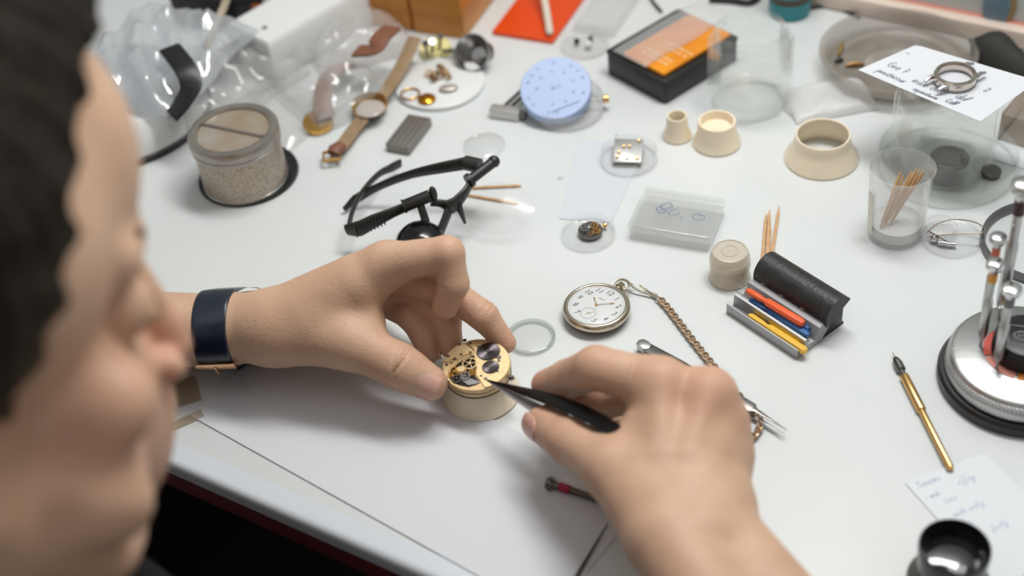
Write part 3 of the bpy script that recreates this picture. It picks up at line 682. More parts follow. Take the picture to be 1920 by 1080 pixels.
# ---------------------------------------------------------------- watch movement and its holder
hold = thing('movement_holder', 'cream resin ring holder under the gold movement, between the two hands', 'holder', at(903, 738, .6))
mb = MB(); mb.lathe([(18.5, 0), (22, 0), (22.6, .8), (22, 2), (19, 9), (18.2, 19), (17.4, 20), (15.6, 20), (15, 19), (15.3, 3), (17.3, .5)], 72, close=True); mb.build('ring', BEIGE, hold)
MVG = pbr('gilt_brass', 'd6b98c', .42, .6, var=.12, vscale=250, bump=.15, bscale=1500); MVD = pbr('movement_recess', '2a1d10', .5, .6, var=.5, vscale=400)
def sunray(name, c0, c1, k=2):
    m, N, L = new_mat(name); b = N['Principled BSDF']; tc = N.new('ShaderNodeTexCoord'); b.inputs['Metallic'].default_value = 1; b.inputs['Base Color'].default_value = (*hexc(c1), 1)
    b.inputs['Roughness'].default_value = .36; b.inputs['Anisotropic'].default_value = .92
    tg = N.new('ShaderNodeTangent'); tg.direction_type = 'RADIAL'; tg.axis = 'Z'; L.new(tg.outputs[0], b.inputs['Tangent']); return m
SUN = sunray('sunray_steel', '6a6468', '625d61')
mz = T+.0212
mov = thing('watch_movement', 'gilt pocket watch movement with exposed gears, held between thumb and middle finger on the ring', 'watch movement', at(893.5, 684, 27), rot=(math.radians(2.5), math.radians(-1), math.radians(0)))
mb = MB(); mb.lathe([(0, -7), (18.3, -7), (19.0, -6.4), (19.0, -4.2), (18.3, -3.9), (18.3, -3.1), (19.5, -2.8), (19.7, -2.2), (19.7, -.5), (19.3, 0), (0, 0)], 96); mb.build('main_plate', MVG, mov, angle=25)
mb = MB(); mb.torus(18.75, .5, 96, 6, c=(0, 0, -3.5)); mb.torus(19.0, .45, 96, 6, c=(0, 0, -7)); mb.build('case_clamp_ring', DSTEEL, mov)
def mpx(px, py):
    """movement-face coordinates (mm) from photo pixels"""
    c = P(893.5, 684, 27); q = P(px, py, 27)-c; return float(q[0]*1000), float(q[1]*1000*.93)
rc = mpx(874, 700)
mb = MB()
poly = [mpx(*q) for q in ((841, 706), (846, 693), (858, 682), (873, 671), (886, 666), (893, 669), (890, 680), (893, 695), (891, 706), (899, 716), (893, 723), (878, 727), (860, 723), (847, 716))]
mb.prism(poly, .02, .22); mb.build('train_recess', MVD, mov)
BR = pbr('gilt_bridge', 'e6cb9a', .4, .6, var=.1, vscale=300)
def arc(p, q, r=19.15, ccw=True, n=26):
    a0 = math.atan2(*mpx(*p)[::-1]); a1 = math.atan2(*mpx(*q)[::-1])
    if ccw and a1 < a0: a1 += 2*math.pi
    if not ccw and a1 > a0: a1 -= 2*math.pi
    return [(r*math.cos(a0+(a1-a0)*i/n), r*math.sin(a0+(a1-a0)*i/n)) for i in range(n+1)]
mb = MB(); mb.prism(arc((870, 637), (834, 679))+[mpx(*q) for q in ((842, 678), (848, 673), (854, 670), (858, 675), (868, 668), (878, 664), (886, 664), (886, 658), (880, 652), (873, 645))], .05, .85); mb.build('train_bridge', BR, mov)
mb = MB(); mb.prism(arc((834, 682), (846, 717))+[mpx(*q) for q in ((842, 704), (847, 691), (857, 680), (853, 674), (848, 677), (842, 681))], .05, .7); mb.build('pallet_bridge', BR, mov)
mb = MB(); mb.prism(arc((908, 725), (874, 637))+[mpx(*q) for q in ((876, 643), (884, 650), (890, 657), (890, 668), (892, 680), (895, 693), (893, 704), (900, 714))], .05, .85); mb.build('barrel_bridge', BR, mov)
def gear(mb, x, y, R, z, n=28, th=.35, spokes=5, hub=.2):
    pts = []
    for i in range(n*2):
        r = R if i % 2 else R*.93; a = math.pi*i/n; pts.append((x+r*math.cos(a), y+r*math.sin(a)))
    if spokes:
        inn = [(x+R*.8*math.cos(math.pi*i/n), y+R*.8*math.sin(math.pi*i/n)) for i in range(n*2)]
        k = n*2; vs = [(a, b, z) for a, b in pts]+[(a, b, z) for a, b in inn]+[(a, b, z+th) for a, b in pts]+[(a, b, z+th) for a, b in inn]
        fs = []
        for i in range(k):
            j = (i+1) % k; fs += [(2*k+i, 2*k+j, 3*k+j, 3*k+i), (i, j, 2*k+j, 2*k+i), (k+i, 3*k+i, 3*k+j, k+j), (i, k+i, k+j, j)]
        mb.add(vs, fs)
        for s_ in range(spokes):
            a = 2*math.pi*s_/spokes; mb.box(0, -R*.05, z, R*.85, R*.05, z+th, m=TR(x, y) @ RZ(a))
        mb.cyl(R*hub, z-.1, z+th+.25, 20, m=TR(x, y))
    else: mb.prism(pts, z, z+th)
    return mb
GG = pbr('gear_gold', 'c89648', .4, .9)
for (px, py, R, z, n, mt_, sp) in ((881, 683, 4.6, .7, 36, BR, 5), (865, 697, 3.1, 1.2, 24, GG, 4), (852, 698, 3.6, .45, 30, GG, 6), (857, 712, 3., .6, 22, DSTEEL, 4), (873, 709, 2.9, 1.5, 30, STEEL, 4), (886, 700, 2.3, .6, 20, GG, 5), (844, 706, 1.6, .9, 14, GG, 3)):
    mb = MB(); x, y = mpx(px, py); gear(mb, x, y, R, z, n, .4, sp); mb.build('gear', mt_, mov)
mb = MB(); x, y = mpx(865, 696); mb.cyl(2.4, 1.6, 2.1, 28, m=TR(x, y), bev=.15); mb.build('regulator_disc', BR, mov)
mb = MB(); pts = [mpx(*q) for q in ((862, 713), (868, 704), (880, 712), (893, 716), (900, 719), (892, 723), (878, 725))]; mb.prism(pts, .3, 1.0); mb.build('balance_cock', pbr('cock_steel', '8a8886', .45, .8), mov)
for px, py, R, nm in ((916, 661, 7.0, 'ratchet_wheel'), (920.5, 691, 5.0, 'crown_wheel')):
    x, y = mpx(px, py); root = bpy.data.objects.new(nm, None)
    mb = MB(); gear(mb, 0, 0, R, 0, 44, .55, 0); mb.cyl(R*.9, .5, .75, 48, bev=.1); o = mb.build(nm, SUN, mov); o.location = (x*.001, y*.001, .0008)
    mb = MB(); mb.cyl(1.1, .7, 1.15, 20, bev=.1); mb.torus(R*.9, .12, 48, 6, c=(0, 0, .75))
    if R < 6: mb.torus(2.6, .2, 32, 6, c=(0, 0, .78)); mb.torus(1.7, .15, 32, 6, c=(0, 0, .78))
    mb.build('wheel_screw', DSTEEL, o)
for px, py, r in ((871, 637, 1.2), (861, 645, .8), (882, 643, .8), (839, 668, .9), (851, 675, .8), (836, 685, .9), (864, 665, .8), (882, 661, .8), (903, 708, .8), (937, 672, 1.5), (937, 679, .9), (897, 650, .7), (935, 700, .7), (845, 681, .7)):
    mb = MB(); x, y = mpx(px, py); mb.cyl(r, .7, 1.12, 18, m=TR(x*.97, y*.97), bev=.1); mb.box(-r, -.12, 1.08, r, .12, 1.17, m=TR(x*.97, y*.97) @ RZ(px)); mb.build('screw', DSTEEL, mov)
mb = MB(); mb.cyl(.95, .86, 1.3, 18, m=TR(*mpx(911, 713)), bev=.1); mb.build('loose_screw', DSTEEL, mov)
mb = MB(); mb.cyl(1.5, 0, 2.4, 20, m=TR(17.6, -9.6, -3.6) @ RZ(-.5) @ RY(math.pi/2), bev=.2); mb.cyl(.8, 2.2, 3.2, 16, m=TR(17.6, -9.6, -3.6) @ RZ(-.5) @ RY(math.pi/2)); mb.build('winding_stem', DSTEEL, mov)

# ---------------------------------------------------------------- tweezers
def leaf(mb, pts, ws, th, nrm):
    """flat tapered blade along pts (mm)"""
    pts = [Vector(p) for p in pts]; n = len(pts); vs = []; fs = []; nr = Vector(nrm).normalized()
    for i, p in enumerate(pts):
        d = (pts[min(i+1, n-1)]-pts[max(0, i-1)]).normalized(); sd = d.cross(nr).normalized(); up = sd.cross(d)
        t = th[i] if isinstance(th, (list, tuple)) else th
        for a, b in ((-1, -.6), (-.7, -1), (.7, -1), (1, -.6), (1, .6), (.7, 1), (-.7, 1), (-1, .6)): vs.append(tuple(p+sd*a*ws[i]/2+up*b*t/2))
    for i in range(n-1):
        for j in range(8): fs.append((i*8+j, i*8+(j+1) % 8, (i+1)*8+(j+1) % 8, (i+1)*8+j))
    fs.append(tuple(range(8))); fs.append(tuple(range((n-1)*8, n*8))); return mb.add(vs, fs)
tip = Q(913, 713, 30.5); end = Q(1165, 822, 66); ax_ = (end-tip); Lt_ = np.linalg.norm(ax_); ax_ /= Lt_
sdv = np.cross(ax_, [0, 0, 1]); sdv /= np.linalg.norm(sdv); upv = np.cross(sdv, ax_)
spr = UP-ax_*(UP@ax_); spr /= np.linalg.norm(spr)                    # the two arms open along this
bn = spr*.55-W*.83
tw = thing('tweezers', 'black and steel tweezers held in the right hand, tips on the movement', 'tweezers', (tip[0]/1e3, tip[1]/1e3, T+tip[2]/1e3))
ARMB = pbr('black_coated_steel', '101114', .25, .3)
ts = [0, .06, .15, .27, .4, .55, .7, .85, 1]; op = [.2, .6, 1.4, 2.4, 3.6, 4.6, 4.8, 4, 2]; ww = [.6, 1.5, 2.9, 5, 7, 8.6, 9.2, 9.2, 8]
for s_ in (1, -1):
    mb = MB(); leaf(mb, [ax_*Lt_*t+spr*s_*o_ for t, o_ in zip(ts, op)], ww, [.5, .7, 1, 1.1, 1.2, 1.2, 1.2, 1.2, 1.2], bn); mb.build('arm', pbr('bright_steel', 'c9c9cd', .35, .7) if s_ < 0 else ARMB, tw)
mb = MB(); leaf(mb, [ax_*Lt_*.93, ax_*Lt_*1.06], [7.5, 7], [4, 4], bn); mb.build('joint', ARMB, tw)

tip2 = Q(1473, 815, 2.5); end2 = Q(1197, 650, 1.5); ax2 = tip2-end2; L2 = np.linalg.norm(ax2); ax2 /= L2
t2 = thing('tweezers', 'steel fine-point tweezers lying on the bench under the right hand, points beside the chain', 'tweezers', (end2[0]/1e3, end2[1]/1e3, T+.0012), math.atan2(ax2[1], ax2[0]))
for s_ in (1, -1):
    mb = MB(); X = [0, 3, 8, 30, 60, L2*.78, L2*.8, L2*.9, L2]; zz = [1.6+s_*v for v in (.9, .9, .9, 2.2, 3, 2.7, 1.9, 1.3, .4)]
    yy = [0, 0, 0, 0, 0, s_*.5, s_*.8, s_*.9, s_*1.2]
    leaf(mb, [(x, y, z+1.8) for x, y, z in zip(X, yy, zz)], [3.5, 6, 7, 7.6, 7.6, 6.5, 3, 1.6, .4], [1.1, 1.1, 1.1, 1.1, 1.1, 1, .9, .7, .35], (0, 0, 1)); mb.build('arm', STEEL if s_ < 0 else DSTEEL, t2)
mb = MB(); mb.rrect(0, -3.4, 9, 3.4, 3.2, 1.2, 5.6, .4); mb.build('joint', STEEL, t2)

# ---------------------------------------------------------------- wristwatch on the left wrist
STRAP = pbr('navy_leather', '18202f', .3, bump=.25, bscale=900, spec=.5, coat=.2); ROSE = pbr('rose_gold', 'dcae86', .2, 1.)
wc_ = Q(424, 614, 32); wdir = Q(520, 607, 38)-Q(300, 616, 36); wdir /= np.linalg.norm(wdir)
o_ = np.array([0, 12., -9.]); o_ = o_-wdir*(o_@wdir); wu = o_/np.linalg.norm(o_); wv_ = np.cross(wdir, wu)      # wu: wide axis, wv: thickness axis
MW = Matrix(((wdir[0], wu[0], wv_[0], wc_[0]/1e3), (wdir[1], wu[1], wv_[1], wc_[1]/1e3), (wdir[2], wu[2], wv_[2], T+wc_[2]/1e3), (0, 0, 0, 1)))
wr_ = bpy.data.objects.new('wristwatch', None); put(wr_); wr_.matrix_world = MW
tag(wr_, 'wristwatch with navy leather strap and rose gold buckle worn on the left wrist', 'wristwatch')
def wp(a, off=0):
    """point round the wrist: a=0 towards the camera side, stadium section like the arm's"""
    c1, r1 = -8.25, 21.6+off; c2, r2 = 11.25, 20.6+off
    ca, sa = math.cos(a), math.sin(a)
    u = (c1-r1*ca if ca > 0 else c2-r2*ca); return (u+ (0), (r1 if ca > 0 else r2)*sa)
def strap(mb, a0, a1, w, off, th=1.9, n=30):
    def fn(u, v):
        a = a0+(a1-a0)*u; b = v*2*math.pi; x = math.cos(b); z = math.sin(b)
        xx = w/2*(abs(x)**.35)*(1 if x > 0 else -1); o2 = off+th/2*(abs(z)**.6)*(1 if z > 0 else -1)
        p = wp(a, o2); return (xx, p[0], p[1])
    mb.grid(fn, n, 16, cv=True)
mb = MB(); strap(mb, -.95, 2.5, 21, 1.2, 2.2, 44); mb.build('strap', STRAP, wr_, angle=60)
mb = MB(); strap(mb, -3.6, -.9, 20, .9, 2.0, 34); strap(mb, -1.9, -.85, 20, 2.7, 1.8, 20); mb.build('strap_tail', STRAP, wr_, angle=60)
WD_ = float(1 if (wv_@UP) > 0 else -1)
q = wp(-.95, 3.2); mb = MB(); mb.rrect(-12.2, -2.4, 12.2, 2.4, 1.2, -1, 1, .5); bk = mb.build('buckle', ROSE, wr_); bk.location = (0, q[0]*.001, q[1]*.001); bk.rotation_euler = (.95+math.pi/2, 0, 0)
mb = MB(); mb.box(-.7, -6, .9, .7, 1, 2); mb.build('buckle_pin', ROSE, bk)
mb = MB(); M_ = TR(3, 8.5, 14.8); mb.lathe([(0, 0), (17, 0), (19, 1.6), (19.4, 3.6), (18.4, 5.8), (16.6, 6.6), (15.8, 6.2), (0, 6.0)], 56, m=M_)
for x in (-1, 1):
    for y in (-1, 1): mb.tube([(x*12.5, 8+y*10, 18), (x*11.5, 8+y*17.5, 17.5), (x*11, 8+y*20, 15)], 1.5, 8)
mb.build('watch_case', ROSE, wr_)
mb = MB(); mb.ball((3, 8.5, 20.6), 15.5, 32, (1, 1, .12)); mb.build('crystal', WHT, wr_)

# ---------------------------------------------------------------- round watch glass
wg = thing('watch_crystal', 'loose round watch glass lying on the bench beside the gold movement', 'watch glass', at(995.5, 634, .3))
RIM = clear('crystal_rim', (.9, .92, .9), .05, .12, hexc('b9b8b0'))
mb = MB(); mb.lathe([(12.6, .1), (14.8, .1), (15.1, .6), (15.1, 2.2), (14.6, 2.6), (13.6, 2.7), (13.2, 2.3), (13.1, 1)], 72, close=True); mb.build('rim', RIM, wg)
mb = MB(); mb.lathe([(13.3, 2.3), (10, 2.7), (5, 3), (0, 3.1)], 60); mb.build('glass', CLR, wg, solid=.5)

# ---------------------------------------------------------------- pocket watch and chain
pwc = P(1118.5, 576, 7); pa = math.atan2(*(P(1166, 531, 7)-pwc)[[1, 0]]); PWR = 20.6
SIL = pbr('warm_silver', 'c9bda9', .2, 1., var=.06, vscale=60); DIAL = pbr('enamel_dial', 'e9eaea', .2, coat=.5); NUM = pbr('black_enamel', '23242c', .4)
pw = thing('pocket_watch', 'open-faced silver pocket watch with white enamel dial lying left of its chain', 'pocket watch', (pwc[0], pwc[1], T+.0002), pa-math.pi/2)
mb = MB(); mb.lathe([(0, 0), (13, .15), (17.5, 1.4), (20.2, 4.2), (20.8, 6.2), (20.5, 7.9), (19.4, 9.0), (18.2, 9.3), (17.7, 9.0), (17.5, 8.2), (0, 8.2)], 96); mb.build('case', SIL, pw, angle=50)
mb = MB(); mb.lathe([(0, 8.35), (17.5, 8.35), (17.5, 8.2), (0, 8.2)], 64); dial = mb.build('dial', DIAL, pw)
mb = MB()
for i, nm in enumerate(['1', '2', '3', '4', '5', None, '7', '8', '9', '10', '11', '12']):
    if not nm: continue
    a = math.radians(90-30*(i+1)); text_mesh(mb, nm, 5.2, 8.42, TR(13.2*math.cos(a), 13.2*math.sin(a)), .03, shear=.25)
for i in range(60):
    a = math.radians(6*i); mb.box(15.9, -.07, 8.38, 16.9 if i % 5 else 17.1, .07, 8.44, m=RZ(a))
mb.build('numerals', NUM, dial)
GRY = pbr('fine_grey_print', '8b8c92', .5)
mb = MB(); mb.torus(5, .1, 48, 6, c=(0, -8.4, 8.4)); mb.torus(4.2, .05, 48, 4, c=(0, -8.4, 8.4))
for i in range(12): mb.box(4.2, -.05, 8.38, 5, .05, 8.42, m=TR(0, -8.4) @ RZ(math.radians(30*i)))
write(mb, 'nomos', -3, 5.8, .9, 8.42, 0, .07); mb.build('small_seconds_ring', GRY, dial)
mb = MB()
for lg, deg, w_ in ((7.6, 90-311, .55), (11.6, 90-48, .45)):
    a = math.radians(deg); mb.prism([(0, -w_*.5), (lg*.72, -w_*.35), (lg*.76, -w_), (lg*.84, -w_*.9), (lg, 0), (lg*.84, w_*.9), (lg*.76, w_), (lg*.72, w_*.35), (0, w_*.5)], 8.7+.2*(lg > 9), 8.85+.2*(lg > 9), m=RZ(a))
mb.cyl(.9, 8.4, 9.2, 18, bev=.1); mb.build('hands', GOLD, pw)
mb = MB(); mb.box(-1.6, -.12, 8.5, 3.6, .12, 8.6, m=TR(0, -8.4) @ RZ(.9)); mb.cyl(.4, 8.4, 8.75, 12, m=TR(0, -8.4)); mb.build('seconds_hand', GOLD, pw)
mb = MB(); mb.lathe([(17.6, 8.9), (14, 9.5), (7, 9.9), (0, 10)], 64); mb.build('crystal', CLR, pw, solid=.3)
mb = MB(); mb.cyl(2.2, 0, 3.2, 24, m=TR(0, 20, 5.2) @ RX(-math.pi/2), bev=.3); mb.build('pendant', SIL, pw)
mb = MB()
M_ = TR(0, 23.0, 5.2) @ RX(-math.pi/2); k = 28; pts = []
for i in range(k*2): r = 3.1 if i % 2 else 2.75; a = math.pi*i/k; pts.append((r*math.cos(a), r*math.sin(a)))
mb.prism(pts, 0, 3, m=M_); mb.ball((0, 26.2, 5.2), 2.6, 16, (1, .45, 1)); mb.build('crown', SIL, pw)
mb = MB(); mb.tube([(5.6*math.cos(t)*.95, 25+5*math.sin(t), 5.2+1.2*math.sin(t)) for t in np.linspace(-.7, math.pi+.7, 28)], .8, 10); mb.build('bow', SIL, pw)
CH = pbr('chain_metal', 'd6bda2', .2, 1.)
cpts = [(1188, 538), (1204, 543), (1228, 554), (1236, 560), (1250, 575), (1268, 598), (1290, 627), (1316, 660), (1342, 692), (1366, 722), (1392, 750), (1412, 772), (1424, 788), (1424, 803), (1415, 817), (1403, 827), (1392, 832), (1378, 833)]
cw = [Vector(Q(x, y, 2.3)) for x, y in cpts]; c0 = cw[0].copy(); cw = [p-c0 for p in cw]
chn = thing('watch_chain', 'curb link pocket watch chain with swivel clasp running from the watch under the right hand', 'chain', (c0.x/1e3, c0.y/1e3, T+c0.z/1e3))
mb = MB(); d_ = cw[2]-cw[0]; px_ = Vector((-d_.y, d_.x, 0)).normalized()
mb.tube(bez([tuple(d_*.0+px_*.6+Vector((0, 0, 2.8))), tuple(d_*-.12+px_*-.8+Vector((0, 0, 3.2))), tuple(d_*.1-px_*2.2+Vector((0, 0, 2))), tuple(d_*.5-px_*1.6), tuple(d_*.95-px_*.4)], 6), .7, 8)
mb.tube(bez([tuple(d_*.2+px_*1.6+Vector((0, 0, 1.6))), tuple(d_*.5+px_*1.4), tuple(d_*.95+px_*.4)], 6), .55, 8); mb.ball(tuple(d_*.5+px_*1.5), 1.1, 10); mb.cyl(1.3, 0, 3, 16, m=Matrix.Translation(d_*.9) @ d_.to_track_quat('Z', 'Y').to_matrix().to_4x4(), bev=.3)
mb.build('clasp', SIL, chn)
path = bez([tuple(p) for p in cw[3:]], 40); seg = [0]
for i in range(1, len(path)): seg.append(seg[-1]+(path[i]-path[i-1]).length)
pitch = 2.7; nL = int(seg[-1]/pitch)
lm = MB(); lm.torus(2.55, .68, 18, 6, sy=.76); link0 = lm.build('link', CH, chn)
for i in range(nL):
    s_ = i*pitch; k = max(1, next(j for j in range(len(seg)) if seg[j] >= s_)); p = path[k]; d = (path[min(k+1, len(path)-1)]-path[k-1]).normalized()
    o = link0 if i == 0 else link0.copy()
    if i: COL.objects.link(o); o.parent = chn
    o.location = p*.001; o.rotation_euler = (Matrix.Rotation(math.atan2(d.y, d.x), 4, 'Z') @ RX(math.radians(42 if i % 2 else -42)) @ RZ(.25)).to_euler()

# ---------------------------------------------------------------- small screwdrivers on the bench
def rod(x0, y0, x1, y1, h=0): a, b = P(x0, y0, h), P(x1, y1, h); return a, math.atan2(b[1]-a[1], b[0]-a[0]), np.linalg.norm(b-a)*1000
a, rz, L_ = rod(1030, 906, 1115, 934, 3.5)
s1 = thing('precision_screwdriver', 'small steel screwdriver with a red band lying half under the right wrist', 'screwdriver', a, rz)
MY = RY(math.pi/2)
mb = MB(); mb.lathe([(0, -1.5), (3.4, -1.2), (4.0, 0), (4.0, 1.2), (3.2, 2.4), (2.0, 5.2), (2, 6), (0, 6)], 24, m=MY); mb.build('swivel_cap', DSTEEL, s1)
mb = MB(); mb.cyl(2.5, 6, 12.5, 24, m=MY, bev=.2); mb.build('colour_band', pbr('crimson', 'a8103f', .4), s1)
mb = MB(); mb.lathe([(0, 12.5), (2, 12.5), (2, 18), (1.8, 18.6), (2, 19), (2, 26), (2.2, 26.4), (2.2, 66), (1.6, 70), (.7, 72), (.7, 92), (0, 93)], 20, m=MY); mb.build('handle', pbr('bronze_steel', '6d5f57', .3, 1.), s1)
a, rz, L_ = rod(1674, 662, 1783, 880, 2.6)
s2 = thing('pin_vise', 'thin brass pin vise with knurled steel chuck lying left of the screwdriver stand', 'pin vise', a, rz)
BRS = pbr('brass', 'd9ae72', .25, 1.)
mb = MB(); mb.lathe([(0, -1), (.25, 0), (.3, 7)], 8, m=MY); mb.build('needle', DSTEEL, s2)
mb = MB(); mb.lathe([(0, 4), (1.5, 4.3), (2.2, 6), (2.2, 8), (2.7, 8.4), (2.7, 14), (2.2, 14.6), (1.6, 15.2), (1.6, 18), (2, 18.4), (2, 20), (0, 20)], 24, m=MY); mb.build('chuck', DSTEEL, s2)
mb = MB(); mb.lathe([(0, 19), (2.6, 19.2), (2.7, 20), (2.7, 46), (2.3, 47), (2, 47.2), (2, L_-1), (1.5, L_), (0, L_)], 32, m=MY); mb.build('handle', BRS, s2)
p0 = Q(1140, 985, .8); p1 = Q(1078, 1090, .8)  # dark tapered piece added as the shadow along the sheet's right edge
pr_ = thing('needle_probe', 'thin dark tapered probe added as the shadow at the paper edge, below the right wrist at the bottom of the photo', 'probe', (p0[0]/1e3, p0[1]/1e3, T+.0016), math.atan2(p1[1]-p0[1], p1[0]-p0[0]))
mb = MB(); mb.lathe([(0, 0), (.3, .5), (1.0, 34), (1.3, 60), (0, 62)], 12, m=TR(0, 0, 1) @ MY); mb.build('shadow_sliver', pbr('shadow_brown', '57483f', .4, .8), pr_)

# ---------------------------------------------------------------- magnifier spectacles
def q3(px, py, h, o): return Vector(Q(px, py, h))-o
BP = pbr('spectacle_black', '222321', .38, bump=.1, bscale=500)
go = Vector(Q(790, 400, 0)); gl = thing('magnifier_glasses', 'black magnifier spectacles with a flip-down loupe standing behind the left hand', 'glasses', (go.x/1e3, go.y/1e3, T+.0004))
mb = MB()
def ribbon(mb, pts, hs, ws, n=6, horiz=False):
    """upright band: pts in px/h, ws half height mm, hs half thickness"""
    P_ = bez([tuple(q3(*p, go)) for p in pts], n); m = len(P_); W_ = np.interp(np.linspace(0, 1, m), np.linspace(0, 1, len(ws)), ws); H_ = np.interp(np.linspace(0, 1, m), np.linspace(0, 1, len(hs)), hs)
    vs = []; fs = []; k = 12
    for i, p in enumerate(P_):
        d = (P_[min(i+1, m-1)]-P_[max(i-1, 0)]).normalized(); sd = d.cross(Vector((0, 0, 1))).normalized(); up = sd.cross(d)
        for j in range(k): a = 2*math.pi*j/k; vs.append(tuple(p+sd*H_[i]*math.cos(a)+up*W_[i]*math.sin(a)))
    for i in range(m-1):
        for j in range(k): fs.append((i*k+j, i*k+(j+1) % k, (i+1)*k+(j+1) % k, (i+1)*k+j))
    fs += [tuple(range(k)), tuple(range((m-1)*k, m*k))]; mb.add(vs, fs)
ribbon(mb, [(645, 394, 3), (668, 374, 7), (712, 350, 16), (770, 328, 26), (830, 315, 32), (885, 305, 34)], [1.2, 1.3, 1.4, 1.6, 2.2, 2.4], [2.2, 4, 3, 3.4, 4.6, 5.4]); mb.build('temple', BP, gl)
mb = MB(); ribbon(mb, [(751, 307, 8), (735, 315, 10), (710, 328, 12), (680, 360, 16), (662, 395, 20), (654, 428, 20)], [1.4, 1.6, 1.6, 1.5, 1.5, 1.5], [3.6, 3.8, 2.6, 2.2, 2.2, 3]); mb.build('temple', BP, gl)
mb = MB(); ribbon(mb, [(650, 432, 17), (672, 430, 19), (700, 416, 22), (735, 400, 26), (775, 383, 29)], [2, 2.6, 2.4, 2.2, 2.2], [4.2, 6.4, 5.6, 4, 3.6])
for i in range(9):
    x = 668+i*6.5; y = 432-i*2.9; p = q3(x, y, 19+i*.8, go); mb.tube([tuple(p+Vector((-.2, -2.4, 5))), tuple(p+Vector((0, -3, 0))), tuple(p+Vector((.2, -2, -4.5)))], .5, 5)
mb.build('front_bar', BP, gl)
mb = MB(); a_, b_ = q3(757, 388, 33, go), q3(806, 368, 36, go); mb.tube([a_, a_+(b_-a_)*.02, b_], [4, 4.2, 4.2], 18); mb.tube([b_, b_+(b_-a_)*.05], [2, 2], 12); mb.ball(tuple(b_+(b_-a_)*.12), 6.5, 20, (.45, .45, 1))
mb.tube([a_+(b_-a_)*-.02, a_+(b_-a_)*.05], [4.8, 4.8], 18); mb.build('hinge_barrel', BP, gl)
mb = MB(); a_, b_ = q3(882, 338, 34, go), q3(926, 304, 38, go); mb.tube([a_, b_], [3.6, 3.6], 16); mb.ball(tuple(b_), 4.2, 14); mb.tube([a_-(b_-a_)*.1, a_+(b_-a_)*.03], [5, 5], 18); mb.tube([tuple(q3(872, 306, 36, go)), tuple(q3(900, 312, 36, go))], [5, 5], 14); mb.build('hinge_barrel', BP, gl)
mb = MB()
ribbon(mb, [(884, 342, 32), (872, 362, 30), (856, 380, 27), (842, 390, 25)], [2, 2, 2.4, 2.6], [3.6, 4.4, 5.2, 6.5]); ribbon(mb, [(846, 389, 25), (826, 382, 28), (808, 381, 30)], [2.4, 2, 1.8], [5, 3, 2.6])
ribbon(mb, [(844, 388, 24), (836, 410, 20), (826, 434, 15), (815, 455, 10)], [2.4, 2.2, 2, 2], [5.6, 4.6, 4.4, 4]); ribbon(mb, [(857, 384, 26), (864, 398, 20), (872, 419, 10)], [1.3, 1.2, 1], [4, 2, 1]); mb.build('nose_bridge', BP, gl)
mb = MB(); ribbon(mb, [(786, 372, 34), (790, 390, 30), (797, 412, 24), (800, 428, 20)], [2.4, 2.6, 2.8, 3], [3.2, 3.6, 4, 5]); mb.build('loupe_arm', BP, gl)
c_ = q3(790, 462, 13, go); mb = MB(); mb.lathe([(0, 15), (6, 14.6), (11, 12.5), (15, 8), (17, 2), (17.6, -4), (16.5, -12.5), (0, -12.5)], 48, m=Matrix.Translation(c_)); mb.build('loupe', BLKG, gl)
LENS = clear('spectacle_lens', (.985, .985, .985), .15, .01, gain=.2)
mb = MB()
def lensf(u, v):
    a = v*2*math.pi; x = 935+68*u*math.cos(a); y = 392+50*u*math.sin(a); return tuple(q3(x, y, 14-8*u*math.sin(a)+3*(1-u*u), go))
mb.grid(lensf, 8, 32, cv=True); mb.build('clear_lens', LENS, gl, solid=.6)
for i, (a_, b_, hh) in enumerate((((878, 352.5), (978, 348), 1.2), ((868, 364), (972, 382), 1.2))):
    a, rz, L_ = rod(*a_, *b_, hh); mb = MB(); mb.lathe([(0, 0), (.4, .6), (1, 4), (1, L_-4), (.4, L_), (0, L_)], 10, m=MY)
    t_ = mb.build('toothpick', WOOD); t_.location = a; t_.rotation_euler = (0, 0, rz); tag(t_, ('upper of two wooden picks poking out behind the magnifier spectacles', 'lower of two wooden picks poking out behind the magnifier spectacles')[i], 'toothpick', 'picks behind the spectacles')

# ---------------------------------------------------------------- cream holders
def holder(px, py, prof, lb, seg=64):
    t = thing('movement_holder', lb, 'holder', at(px, py, .1)); mb = MB(); mb.lathe(prof, seg, close=True); mb.build('ring', BEIGE, t); return t
holder(1270, 256, [(7, 0), (9.6, 0), (10.3, .8), (10, 3), (7.8, 8), (7.3, 17), (7, 18), (6, 18), (5.6, 17), (5.6, 4)], 'smallest cream cone-shaped holder, left of two standing below the octagonal jar')
t = holder(1344, 268, [(12, 0), (16, 0), (16.8, 1), (16.4, 3), (13.6, 9), (13.2, 18), (12.8, 19), (11.4, 19), (11, 18), (11, 3)], 'medium cream cone-shaped holder, closed inside, right beside the smallest one')
mb = MB(); mb.cyl(11.2, 11, 13, 40); mb.build('inner_floor', BEIGE, t)
holder(1540, 297, [(22.5, 0), (24.4, 0), (25, .9), (24.6, 3), (20.2, 10), (18.6, 16), (18.4, 20), (18, 20.6), (17, 20.4), (16.8, 15), (18.5, 9), (22, 2)], 'largest cream ring holder standing alone, open through the middle')

